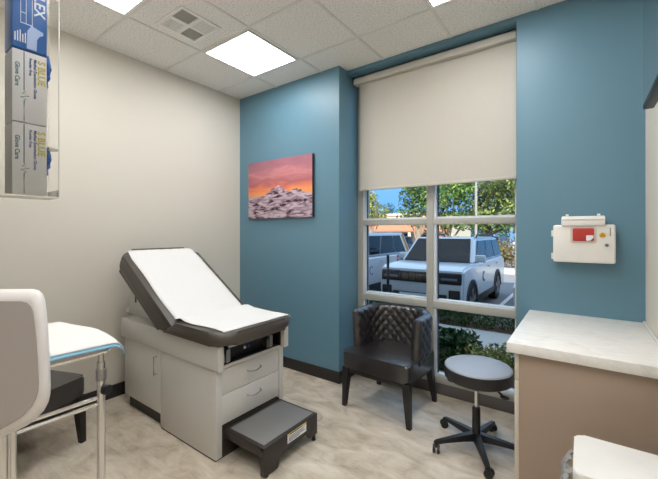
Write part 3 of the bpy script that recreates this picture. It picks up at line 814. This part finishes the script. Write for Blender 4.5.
# ------------------------------------------------------------------ glove boxes in their clear holder
HX1 = -1.59; HX0 = -1.70; HY0 = .266; HY1 = .462; HZ0 = 1.555; HZ1 = 2.36
gh = thing('glove_box_holder', 'clear acrylic holder on the wall at the upper left edge', 'glove box holder', (-1.645, .36, HZ0))
t = MB().box(HX0-.006, HX1+.004, HY0, HY0+.004, HZ0, HZ1); t.box(HX1, HX1+.004, HY0+.004, HY1, HZ0+.004, HZ1); t.box(HX0-.006, HX0-.002, HY0+.004, HY1, HZ0+.004, HZ1)
t.build('acrylic_panel', 'acr', gh)
t = MB().box(HX0-.006, HX1+.004, HY0+.004, HY1, HZ0-.002, HZ0+.004, .001); t.box(HX1+.001, HX1+.0045, HY1-.003, HY1+.001, HZ0, HZ1, .0008); t.box(HX0-.006, HX1+.004, HY1-.003, HY1, HZ0, HZ0+.03, .0005)
t.build('acrylic_edge', 'acre', gh)
for z in (1.735,): MB().prism([(HY1-.03, z-.006), (HY1+.004, z), (HY1-.03, z+.006)], HX1-.04, HX1, 'yz').build('retaining_tab', 'acre', gh)
BH, BY0, BY1 = .252, .330, .427
def on_side(x, y, z):
    # text that reads downwards on the +X face: glyph x -> -Z, glyph y -> +Y
    return Matrix(((0, 0, 1, x), (0, 1, 0, y), (-1, 0, 0, z), (0, 0, 0, 1)))
def glove_flap(y, z0, z1):
    t = MB(); x = HX1-.03
    for k, (dx, dy, l) in enumerate(((0, .008, 1), (-.014, .012, .8), (.012, .006, .7), (-.004, .002, .9))):
        zt = z1-.012*k; zb = zt-(z1-z0)*l; b_ = MB()
        t.tube([(x+dx, y-.006, zt), (x+dx, y+dy*.8, zt-.004), (x+dx+.003, y+dy+.004, (zt+zb)/2), (x+dx, y+dy*.7+.002, zb)], .0065, 8)
        t.ball((x+dx, y+dy*.7+.002, zb), .0075, (1, 1, 1.3), 8)
    return t
def glove_box(z, kind, label, tilt, zoff):
    t = thing('glove_box', label, 'glove box', (-1.645, (BY0+BY1)/2, z), 'glove boxes in the wall holder')
    x1 = HX1-.006; x0 = HX0+.006
    MB().box(x0, x1, BY0, BY1, z, z+BH, .002).build('carton', 'boxblue' if kind == 'blue' else 'boxwhite', t)
    e = x1+.0004
    if kind == 'blue':
        m = MB(); text(m, 'FLEX', .044, on_side(e, BY1-.036, z+BH-.028)); m.build('brand_lettering', 'inkwhite', t)
        m = MB(); text(m, 'H', .044, on_side(e, BY1-.036, z+BH-.004)); m.build('brand_mark', 'inkred', t)
        m = MB()
        for (ya, yb, za, zb) in ((.022, .0235, .09, .24), (.054, .0555, .09, .24), (.022, .0555, .088, .0905), (.037, .0385, .09, .24), (.022, .038, .125, .127)): m.box(e-.0002, e+.0006, BY0+ya, BY0+yb, z+za, z+zb)
        for k in range(5): m.box(e-.0002, e+.0006, BY0+.006+k*.007, BY0+.009+k*.007, z+.02, z+.02+.03+.006*(k % 3))
        m.build('panel_lines', 'inkwhite', t)
        m = MB()   # printed hand: palm, wrist and folded fingers
        hy, hz = BY1-.042, z+.045
        m.prism([(hy-.016, z+.004), (hy+.012, z+.004), (hy+.013, hz), (hy+.022, hz+.018), (hy+.02, hz+.034), (hy-.004, hz+.04), (hy-.014, hz+.022)], e-.0002, e+.0006, 'yz')
        for k in range(4): m.ball((e, hy-.0+k*.0085, hz+.036-.003*k), .006, (.12, 1, 1.4), 10)
        m.tube([(e, hy+.012, hz+.006), (e, hy+.026, hz+.022)], .0009); m.build('hand_picture', 'handp', t)
    else:
        m = MB(); text(m, 'S BLUE', .030, on_side(e, BY1-.026, z+BH-.02)); m.build('brand_lettering', 'inkyel', t)
        m = MB(); text(m, 'Powder Free', .012, on_side(e, BY1-.051, z+BH-.02)); text(m, 'Medical Examination Gloves', .0125, on_side(e, BY1-.038, z+BH-.02)); m.build('product_lettering', 'inkblue', t)
        MB().box(x0+.01, e, BY0, BY0+.05, z+.001, z+BH-.001).build('side_band', 'boxgrey', t) if False else None
        m = MB(); text(m, 'Glove Care', .018, on_side(e, BY0+.008, z+BH-.045))
        m.tube([(e, BY0+.032, z+.005), (e, BY0+.032, z+.075), (e, BY0+.038, z+.08), (e, BY0+.022, z+.087), (e, BY0+.046, z+.094), (e, BY0+.026, z+.101), (e, BY0+.036, z+.108), (e, BY0+.032, z+.112), (e, BY0+.032, z+BH-.004)], .0013, 6)
        m.build('script_lettering', 'inkteal', t)
    if zoff: glove_flap(BY1+.001, *zoff).build('loose_glove', 'glove', t, smooth=60)
    t.rotation_euler = (R(tilt), 0, 0)
    return t
glove_box(1.5605, 'white', 'white glove box with yellow lettering, lowest in the clear holder', 0, (1.675, 1.745))
glove_box(1.816, 'white', 'white glove box with yellow lettering beneath the blue glove box', 0, None)
glove_box(2.0755, 'blue', 'blue glove box with a printed hand, topmost in the clear holder', 0, (2.0, 2.085))

# ================================================================== OUTSIDE
LOT = -.44; SW = -.15
b = MB().box(-9, 7, 3.25, 5.0, SW-.5, SW-.02); struct(b, 'ground', 'mulch', 'brown mulch planting bed outside the window')
b = MB().box(-9, 7, 4.75, 6.0, SW-.5, SW); struct(b, 'sidewalk', 'concrete', 'pale concrete sidewalk beyond the planting bed')
b = MB().box(-9, 7, 6.0, 6.9, LOT-.3, SW-.02); struct(b, 'planting_strip', 'mulch', 'planting strip under the low hedge')
b = MB().box(-9, 7, 6.9, 7.05, LOT-.3, LOT+.13, .02); b.box(-20, 14, 17.2, 19.2, LOT-.3, LOT+.12, .02); struct(b, 'curb', 'concrete', 'pale concrete curbs of the parking lot')
b = MB().box(-70, 70, 7.05, 70, LOT-.4, LOT); struct(b, 'parking_lot', 'asphalt', 'grey asphalt parking lot')
b = MB()
for x in (-7.3, -4.55, -1.72, 1.0): b.box(x-.05, x+.05, 7.1, 12.6, LOT, LOT+.004)
struct(b, 'parking_lines', 'paint', 'white painted parking lines')
b = MB().box(-12, XL-.16, 2.9, 3.25, -.6, 9); b.box(XR+.15, 12, 2.9, 3.25, -.6, 9); b.box(XL-.16, XR+.15, 2.9, 3.25, 3.12, 9); b.box(-12, 12, -9, 2.9, 3.12, 9)  # mass above the room is out of view, raised to shade the parked cars
struct(b, 'facade', 'facade', 'stucco clinic facade with unseen upper mass added to shade the lot')

def leaves(mb, blobs, n, size, flat=.0):
    bm = mb.bm
    tot = sum(r[0]*r[1]*r[2] for _, r in blobs)**1
    for cc, rr in blobs:
        k = int(n*(rr[0]*rr[1]*rr[2])/tot)
        for _ in range(k):
            v = Vector((random.gauss(0, 1), random.gauss(0, 1), random.gauss(0, 1))).normalized()*random.random()**.33
            p = Vector(cc)+Vector((v.x*rr[0], v.y*rr[1], v.z*rr[2]))
            a = Vector((random.gauss(0, 1), random.gauss(0, 1), random.gauss(0, 1)-flat)).normalized(); d = a.orthogonal().normalized(); e = a.cross(d)
            s_ = size*random.uniform(.6, 1.35); w = s_*.45
            th = random.random()*2*PI; d, e = d*math.cos(th)+e*math.sin(th), -d*math.sin(th)+e*math.cos(th)
            q = [p-d*s_*.5, p+e*w*.5+a*w*.12, p+d*s_*.5, p-e*w*.5+a*w*.12]
            bm.faces.new([bm.verts.new(x) for x in q])
    return mb

def bush(x, y, z, blobs, n, size, m, label, group='shrubs in the planting bed', name='shrub'):
    t = thing(name, label, 'shrub', (x, y, z), group)
    mb = MB(); leaves(mb, [((x+a, y+b_, z+c_), r) for (a, b_, c_), r in blobs], n, size); mb.build('foliage', m, t, smooth=0)
    for k in range(4): MB().tube([(x+random.uniform(-.03, .03), y+random.uniform(-.03, .03), z), (x+random.uniform(-.15, .15), y+random.uniform(-.1, .1), z+.3)], .008, 6).build('stem', 'bark', t)
gz = SW-.02
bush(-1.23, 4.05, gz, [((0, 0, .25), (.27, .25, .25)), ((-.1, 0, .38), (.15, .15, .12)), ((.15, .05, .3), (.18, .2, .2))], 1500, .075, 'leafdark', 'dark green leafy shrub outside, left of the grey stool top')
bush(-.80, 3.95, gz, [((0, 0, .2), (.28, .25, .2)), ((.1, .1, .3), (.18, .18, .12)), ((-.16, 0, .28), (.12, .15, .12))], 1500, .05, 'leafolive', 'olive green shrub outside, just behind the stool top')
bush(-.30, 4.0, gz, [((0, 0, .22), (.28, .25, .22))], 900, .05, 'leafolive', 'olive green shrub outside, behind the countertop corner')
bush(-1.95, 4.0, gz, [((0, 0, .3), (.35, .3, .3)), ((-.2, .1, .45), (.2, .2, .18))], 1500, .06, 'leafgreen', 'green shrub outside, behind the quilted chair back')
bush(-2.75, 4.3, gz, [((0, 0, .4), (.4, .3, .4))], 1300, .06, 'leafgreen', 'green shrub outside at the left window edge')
# low hedge along the lot
mb = MB(); leaves(mb, [((-5.2+.42*k, 6.3+random.uniform(-.05, .05), SW+.15+random.uniform(-.03, .03)), (.32, .3, .2+.05*math.sin(k*1.7))) for k in range(14)], 9500, .06)
hd = thing('low_hedge', 'low dark green hedge between sidewalk and parked cars', 'hedge', (-2.5, 6.3, SW-.02)); mb.build('foliage', 'leafdark', hd, smooth=0)
for k in range(14): MB().tube([(-5.2+.42*k, 6.3, SW-.02), (-5.2+.42*k+random.uniform(-.1, .1), 6.3, SW+.2)], .012, 5).build('stem', 'bark', hd)

def tree(x, y, z, h, blobs, n, size, m, label, bark='bark', r=.14, fork=True):
    t = thing('tree', label, 'tree', (x, y, z), 'trees beyond the parking lot')
    mb = MB(); leaves(mb, [((x+a, y+b_, z+c_), rr) for (a, b_, c_), rr in blobs], n, size); mb.build('crown', m, t, smooth=0)
    s = MB(); top = Vector((x, y, z+h*.5))
    s.tube([(x, y, z), (x+.1*r, y, z+h*.2), top], r, 10)
    for (a, b_, c_), rr in blobs[:6]:
        e = Vector((x+a, y+b_, z+c_)); st = Vector((x, y, z+h*(.22 if fork else .4))); s.tube([st, st.lerp(e, .5)+Vector((0, 0, -.1)), e], r*.42, 8)
    s.build('trunk', bark, t)
# crowns: centre left sunny tree, far dark tree, pines at the right
def pt(pxx, pyy, Y):
    u = (pxx-329)/349.5; v = (232.3-pyy)/349.5; dx = -math.sin(A_)+math.cos(A_)*u; dy = math.cos(A_)+math.sin(A_)*u; k = Y/dy
    return dx*k, Y, 1.427+v*k
def blob(pxx, pyy, Y, rx, rz, base, ry=None):
    x, y, z = pt(pxx, pyy, Y); return ((x-base[0], y-base[1], z-base[2]), (rx, ry or rx, rz))
def mk_tree(px0, Y, bl, n, size, m, label, h, bark='bark', r=.14, fork=True):
    x, y, z = pt(px0, 232.3, Y); base = (x, y, LOT)
    tree(*base, h, [blob(a, b_, Y+random.uniform(-.8, .8), rx, rz, base) for a, b_, rx, rz in bl], n, size, m, label, bark, r, fork)
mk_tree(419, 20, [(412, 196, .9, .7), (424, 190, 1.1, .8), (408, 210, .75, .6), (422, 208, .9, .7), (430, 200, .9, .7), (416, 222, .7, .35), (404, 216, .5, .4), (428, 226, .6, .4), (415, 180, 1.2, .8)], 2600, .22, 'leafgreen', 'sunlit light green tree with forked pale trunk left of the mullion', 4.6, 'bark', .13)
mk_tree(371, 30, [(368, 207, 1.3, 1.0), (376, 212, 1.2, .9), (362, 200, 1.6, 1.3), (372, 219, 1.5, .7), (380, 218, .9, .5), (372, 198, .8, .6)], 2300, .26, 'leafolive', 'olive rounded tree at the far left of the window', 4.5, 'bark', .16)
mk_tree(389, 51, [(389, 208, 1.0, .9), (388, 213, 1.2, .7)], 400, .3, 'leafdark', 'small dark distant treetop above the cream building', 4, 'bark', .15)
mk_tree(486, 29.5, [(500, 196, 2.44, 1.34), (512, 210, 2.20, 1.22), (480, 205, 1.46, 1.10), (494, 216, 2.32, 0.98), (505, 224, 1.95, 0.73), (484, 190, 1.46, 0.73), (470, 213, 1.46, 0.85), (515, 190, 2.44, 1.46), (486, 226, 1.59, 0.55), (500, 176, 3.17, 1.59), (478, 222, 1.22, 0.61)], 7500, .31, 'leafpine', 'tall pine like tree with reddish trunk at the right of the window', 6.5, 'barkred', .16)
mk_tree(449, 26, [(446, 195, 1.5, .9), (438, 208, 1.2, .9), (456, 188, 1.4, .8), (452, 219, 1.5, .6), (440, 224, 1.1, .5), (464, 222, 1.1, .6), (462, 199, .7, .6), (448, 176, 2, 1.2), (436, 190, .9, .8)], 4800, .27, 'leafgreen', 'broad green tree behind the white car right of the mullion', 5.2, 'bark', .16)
for k in range(16):
    x = -36+2.6*k; y = 56+(k % 3)*1.5
    t = thing('distant_tree', 'dark tree in the far row behind the parked cars', 'tree', (x, y, LOT), 'distant trees')
    mb = MB(); leaves(mb, [((x, y, 1.1+.3*math.sin(k*2.1)), (1.25, 1.1, 1.7)), ((x+.3, y, 2.3), (.9, .9, .9))], 420, .4); mb.build('crown', 'leafdark', t, smooth=0)
    MB().cyl((x, y, LOT), (x, y, 1), .12, n=8).build('trunk', 'bark', t)
# dry hedge beyond the lot
bx, by, bz = pt(499, 260, 20.2)
t = thing('tall_hedge', 'brownish green hedge beyond the lot at the right of the window', 'hedge', (bx, by, LOT))
mb = MB(); leaves(mb, [((bx+dx, by+random.uniform(-.2, .2), LOT+.75), (.62, .6, .72+.1*math.sin(dx*3))) for dx in (-1.2, -.6, 0, .6, 1.2, 1.8)], 3200, .14); mb.build('foliage', 'leafdry', t, smooth=0)
for dx in (-1.2, -.6, 0, .6, 1.2, 1.8): MB().cyl((bx+dx, by, LOT), (bx+dx, by, LOT+.6), .03, n=6).build('stem', 'bark', t)
# light pole
lx, ly, lz = pt(476, 232, 17)
t = thing('light_pole', 'tall pale parking lot light pole before the trees', 'light pole', (lx, ly, LOT))
MB().cyl((lx, ly, LOT+.5), (lx, ly, 8.0), .06, .05, 14).build('pole', 'pole', t); MB().cyl((lx, ly, LOT), (lx, ly, LOT+.5), .2, .2, 18).build('pole_base', 'concrete', t); MB().box(lx-.9, lx+.1, ly-.15, ly+.15, 8.0, 8.12, .02).build('lamp_head', 'pole', t)
# thin sign post and bollard by the hedge
sx_, sy_, _ = pt(388, 270, 6.95)
t = thing('sign_post', 'thin dark post standing before the white van', 'post', (sx_, sy_, LOT)); MB().cyl((sx_, sy_, LOT), (sx_, sy_, .93), .03, .03, 10).build('post', 'carblack', t); MB().box(sx_-.045, sx_+.045, sy_-.045, sy_+.045, LOT, LOT+.1).build('post_base', 'concrete', t)

# far commercial building
bx0, _, _ = pt(362, 232, 40); bx1, _, _ = pt(452, 232, 40)
t = thing('commercial_building', 'cream commercial building with terracotta roof band across the lot', 'building', ((bx0+bx1)/2, 42, LOT))
MB().box(bx0, bx1, 40, 48, LOT, 3.7).build('walls', 'stucco', t); MB().box(bx0-.2, bx1+.2, 39.8, 48, 3.5, 3.75).build('parapet', 'stucco', t)
MB().prism([(38.2, 1.50), (38.2, 1.62), (40.0, 2.45), (40.0, 1.5)], bx0, bx1, 'yz').build('roof_band', 'terra', t)
k = 0; x = bx0+.5
while x < bx1-2:
    MB().box(x, x+1.7, 39.93, 39.99, LOT+.2, 1.3).build('shop_window', 'carglass', t); x += 2.4
    MB().box(x-.5, x-.2, 38.3, 38.6, LOT, 1.5).build('column', 'stucco', t)

# ------------------------------------------------------------------ vehicles (front towards -Y)
def vehicle(name, label, cat, loc, paint, L=4.8, W=1.9, Hh=1.76, hood=1.1, belt=1.16, fa=.88, wb=2.8, wr=.37, ws=(1.05, 1.75), rear=.18, rails=True, boxy=True, livery=False, group='parked vehicles', emblem=True, rot=0):
    t = thing(name, label, cat, (0, 0, 0), group)
    y0, y1 = -L/2, L/2; hw = W/2; yf = y0+fa; yr = yf+wb
    # lower body with wheel openings cut into the side profile
    def arch(yc, r, n=9): return [(yc+r*math.cos(PI*k/(n-1)), .36+r*math.sin(PI*k/(n-1))) for k in range(n)]
    pr = [(y0+.06, .30), (y0, .55), (y0+.02, .82), (y0+.06, hood-.05), (y0+.16, hood), (y0+ws[0], belt-.01), (y1-.25, belt), (y1-.04, belt-.05), (y1, .8), (y1-.02, .4), (y1-.1, .30)]
    pr += [(yr+wr+.06, .30)]+arch(yr, wr+.06)+[(yr-wr-.06, .30), (yf+wr+.06, .30)]+arch(yf, wr+.06)+[(yf-wr-.06, .30)]
    body = MB(); bb = bmesh.new()
    def ring(x, k): return [bb.verts.new((x, y*(1 if k == 0 else .995), z)) for y, z in pr]
    A = ring(-hw, 0); B = ring(hw, 0); n = len(pr)
    fa_ = bb.faces.new(A); fb_ = bb.faces.new(B[::-1])
    for i in range(n): bb.faces.new((A[i], B[i], B[(i+1) % n], A[(i+1) % n]))
    bmesh.ops.recalc_face_normals(bb, faces=bb.faces)
    ed = [e for e in bb.edges if all(abs(v.co.x) > hw-.01 for v in e.verts) and e.verts[0].co.x*e.verts[1].co.x > 0]
    bmesh.ops.bevel(bb, geom=ed, offset=.045, segments=3, affect='EDGES')
    bmesh.ops.triangulate(bb, faces=[f for f in bb.faces if len(f.verts) > 4])
    body.merge(bb); bo = body.build('body', paint, t, smooth=30)
    # greenhouse
    gy0, gy1, ty0, ty1 = y0+ws[0], y1-.06, y0+ws[1], y1-rear-.06; bw, tw = hw-.05, hw-.20
    MB().hexa((-bw, bw, gy0, gy1, belt-.03), (-tw, tw, ty0, ty1, Hh-.02), .05, 3).build('cabin', paint, t)
    # panes sit on the faces of the cabin
    def fp(s_, u, v, o=.004):   # front face
        a = gy0+(ty0-gy0)*v; w = bw+(tw-bw)*v; return Vector((s_*w*u, a-o, belt-.03+(Hh-.02-belt+.03)*v-o*.0))
    MB().plate([fp(-1, .9, .06), fp(1, .9, .06), fp(1, .88, .92), fp(-1, .88, .92)], .02).build('windscreen', 'carglass', t)
    def sp(s_, y, v, o=.012):
        w = bw+(tw-bw)*v+o; return Vector((s_*w, y, belt-.03+(Hh-.02-belt+.03)*v))
    def ly(v): return gy0+(ty0-gy0)*v
    def ry(v): return gy1+(ty1-gy1)*v
    cuts = [.0, .34, .66, 1.0]
    for s_ in (-1, 1):
        for k in range(3):
            q = []
            for v in (.12, .86):
                a, b_ = ly(v)+.16, ry(v)-.12
                q.append((a+(b_-a)*cuts[k]+.03, a+(b_-a)*cuts[k+1]-.03, v))
            (a0, b0, v0), (a1, b1, v1) = q
            qd = [sp(s_, a0, v0), sp(s_, b0, v0), sp(s_, b1, v1), sp(s_, a1, v1)]
            if s_ < 0: qd = qd[::-1]
            MB().plate(qd, .008).build('side_window', 'carglass', t)
        # mirror
        m = MB(); m.box(s_*(hw+.02)-.11, s_*(hw+.02)+.11, gy0+.28, gy0+.40, belt+.0, belt+.17, .03, 3); m.box(min(s_*(hw-.12), s_*(hw-.02)), max(s_*(hw-.12), s_*(hw-.02)), gy0+.32, gy0+.37, belt, belt+.04); m.build('wing_mirror', paint, t)
        if rails:
            MB().tube([(s_*(tw-.03), ty0+.25, Hh-.02), (s_*(tw-.03), ty0+.35, Hh+.045), (s_*(tw-.03), ty1-.35, Hh+.045), (s_*(tw-.03), ty1-.25, Hh-.02)], .022).build('roof_rail', 'carblack', t)
        # cladding: sill and arches
        MB().box(min(s_*(hw-.06), s_*(hw+.012)), max(s_*(hw-.06), s_*(hw+.012)), yf+wr+.1, yr-wr-.1, .27, .42, .01).build('sill_trim', 'carblack', t)
        for yc in (yf, yr):
            a = MB(); r0, r1 = wr+.045, wr+.125; nn_ = 14; P = [[], []]
            pol = [(yc+r1*math.cos(PI*k/nn_-.0), .34+r1*math.sin(PI*k/nn_)) for k in range(nn_+1)]+[(yc+r0*math.cos(PI*k/nn_), .34+r0*math.sin(PI*k/nn_)) for k in range(nn_, -1, -1)]
            if boxy: a.prism(pol, min(s_*(hw-.05), s_*(hw+.014)), max(s_*(hw-.05), s_*(hw+.014)), 'yz'); a.build('arch_trim', 'carblack', t)
            else: a.bm.free()
            w = MB(); x0 = s_*(hw-.20); x1 = s_*(hw-.0)
            w.cyl((x0, yc, wr), (x1, yc, wr), wr, n=32); w.cyl((x1, yc, wr), (x1+s_*.006, yc, wr), wr*.97, wr*.72, n=32); wh = w.build('wheel', 'tyre', t)
            rm = MB(); rm.cyl((x1+s_*.002, yc, wr), (x1+s_*.012, yc, wr), wr*.22, n=16)
            for k in range(5):
                an = R(90+72*k); d = Vector((0, math.cos(an), math.sin(an))); n2 = Vector((0, -d.z, d.y))
                qd = [Vector((x1+s_*.006, yc, wr))+d*wr*.15+n2*wr*.12, Vector((x1+s_*.006, yc, wr))+d*wr*.68+n2*wr*.17, Vector((x1+s_*.006, yc, wr))+d*wr*.68-n2*wr*.17, Vector((x1+s_*.006, yc, wr))+d*wr*.15-n2*wr*.12]
                rm.plate(qd if s_ < 0 else qd[::-1], .01)
            rm.build('wheel_rim', 'rim', wh)
        # door handles
        for k in (.36, .66):
            yy = gy0+(gy1-gy0)*k; MB().box(min(s_*hw, s_*(hw+.025)), max(s_*hw, s_*(hw+.025)), yy, yy+.18, belt-.16, belt-.125, .006).build('door_handle', paint, t)
        if emblem:
            e = MB(); e.tube([(s_*(hw+.004), gy0+.75+.11*math.cos(k*PI/10), .80+.11*math.sin(k*PI/10)) for k in range(3, 18)], .012, 6); e.build('door_emblem', 'inkblue', t)
        if livery:
            for k, mm in enumerate(('inkred', 'inkyel', 'carblack')):
                yy = y1-1.2+k*.16
                st_ = MB(); st_.plate([(s_*(hw+.006), yy-.18, .5), (s_*(hw+.006), yy-.06, .5), (s_*(hw+.006), yy+.02, belt-.03), (s_*(hw+.006), yy-.10, belt-.03)][::s_], .002); st_.build('side_stripe', mm, t)
        if livery:
            for k, mm in enumerate(('inkred', 'inkyel', 'inkwhite')):
                o_ = .16+.10*k
                qd = [sp(s_, ry(.08)-o_-.08, .08, .022), sp(s_, ry(.08)-o_, .08, .022), sp(s_, ry(.92)-o_, .92, .022), sp(s_, ry(.92)-o_-.08, .92, .022)]
                MB().plate(qd if s_ > 0 else qd[::-1], .003).build('cabin_stripe', mm, t)
        # headlamp: dark unit with a pale bar
        h0, h1 = sorted((s_*(hw-.50), s_*(hw-.045)))
        hl = MB().box(h0, h1, y0+.0, y0+.16, hood-.33, hood-.09, .02).build('headlamp', 'carblack', t)
        a0, a1 = sorted((s_*(hw-.46), s_*(hw-.12))); MB().box(a0, a1, y0-.008, y0+.02, hood-.25, hood-.20, .006).build('headlamp_lens', 'lamp', hl)
        a0, a1 = sorted((s_*(hw-.30), s_*(hw-.07))); MB().box(a0, a1, y0-.022, y0+.10, .42, .66, .02).build('bumper_inset', 'carblack', t)
    gr = MB().box(-(hw-.5), hw-.5, y0-.006, y0+.12, hood-.33, hood-.10, .015).build('grille', 'carblack', t)
    g_ = MB()
    for k in range(5):
        xx = -(hw-.55)+k*(2*(hw-.55)/5); g_.box(xx+.015, xx+2*(hw-.55)/5-.015, y0-.018, y0+.01, hood-.29, hood-.145, .006)
    g_.build('grille_insert', 'grille', gr)
    MB().box(-(hw-.34), hw-.34, y0-.014, y0+.1, .33, .55, .015).build('bumper_intake', 'carblack', t)
    MB().box(-(hw-.5), hw-.5, y0-.03, y0+.05, .40, .53, .01).build('number_plate_panel', paint, t)
    if livery:
        pl = MB()
        text(pl, 'care', .34, Matrix(((0, 0, 1, hw+.007), (1, 0, 0, y0+2.35), (0, 1, 0, .74), (0, 0, 0, 1))), .001) if False else None
        pl.bm.free()
    t.location = loc; t.rotation_euler = (0, 0, R(rot))
    return t
vehicle('suv', 'white suv with dark grille and roof rails parked facing the window', 'car', (-2.93, 9.60, LOT), 'carwhite', L=4.5, fa=.70, wb=2.75)
vehicle('service_van', 'white vehicle with striped side parked left of the white suv', 'van', (-5.75, 9.2, LOT), 'carwhite', L=4.7, Hh=1.88, belt=1.18, hood=1.08, rails=False, boxy=False, livery=True, ws=(1.0, 1.75), rear=.3)
vehicle('hatchback', 'white car mostly hidden behind the right end of the window', 'car', (-.17, 9.85, LOT), 'carwhite', L=4.5, Hh=1.5, belt=.98, hood=.88, wr=.33, rails=False, boxy=False, wb=2.65, emblem=False)
vehicle('sedan', 'charcoal car parked behind the white suv near the pale light pole', 'car', (-4.9, 24.1, LOT), 'cardark', L=4.7, Hh=1.62, belt=1.05, hood=.95, rails=True, boxy=False, emblem=False)
vehicle('sedan', 'dark car far behind the striped van', 'car', (-10.9, 22.0, LOT), 'cardark', L=4.6, Hh=1.6, belt=1.05, hood=.95, rails=False, boxy=False, emblem=False)
hx, hy, _ = pt(514, 250, 26)
vehicle('sedan', 'white car beyond the dry hedge at the right window edge', 'car', (hx+.86, 28, LOT), 'carwhite', L=4.6, Hh=1.5, belt=1.0, hood=.9, rails=False, boxy=False, emblem=False)

# ================================================================== LIGHT, SKY, CAMERA
w = bpy.data.worlds.new('sky'); S.world = w; w.use_nodes = True; nt = w.node_tree
bg = nt.nodes['Background']
tc = nt.nodes.new('ShaderNodeTexCoord'); sx = nt.nodes.new('ShaderNodeSeparateXYZ'); nt.links.new(tc.outputs['Generated'], sx.inputs[0])
rp = nt.nodes.new('ShaderNodeValToRGB'); e = rp.color_ramp.elements; nt.links.new(sx.outputs['Z'], rp.inputs[0])
e[0].position = 0; e[0].color = (.16, .32, .55, 1); e[1].position = 1; e[1].color = (.62, .80, 1, 1)
for p_, c_ in ((.08, (.125, .33, .66, 1)), (.22, (.18, .40, .74, 1)), (.45, (.45, .66, .95, 1))): k_ = e.new(p_); k_.color = c_
nt.links.new(rp.outputs[0], bg.inputs[0]); bg.inputs[1].default_value = 1.0
su = bpy.data.lights.new('sun', 'SUN'); su.energy = 5; su.angle = R(.6); su.color = (1, .93, .82)
so_ = bpy.data.objects.new('sun', su); COL.objects.link(so_)
sd = Vector((-.30, .95, -.80)).normalized(); so_.rotation_euler = sd.to_track_quat('-Z', 'Y').to_euler()

cam = bpy.data.cameras.new('camera'); co = bpy.data.objects.new('camera', cam); COL.objects.link(co)
co.location = (0, 0, 1.427); co.rotation_euler = (R(90), 0, A_)
cam.sensor_fit = 'HORIZONTAL'; cam.sensor_width = 36; cam.lens = 349.5/658*36; cam.shift_y = -(239.5-232.3)/658; cam.clip_start = .05; cam.clip_end = 500
S.camera = co
S.view_settings.view_transform = 'Standard'; S.view_settings.look = 'None'; S.view_settings.exposure = .86; S.view_settings.gamma = 1; S.view_settings.use_curve_mapping = False
S.cycles.max_bounces = 10; S.cycles.transparent_max_bounces = 24; S.cycles.use_denoising = True
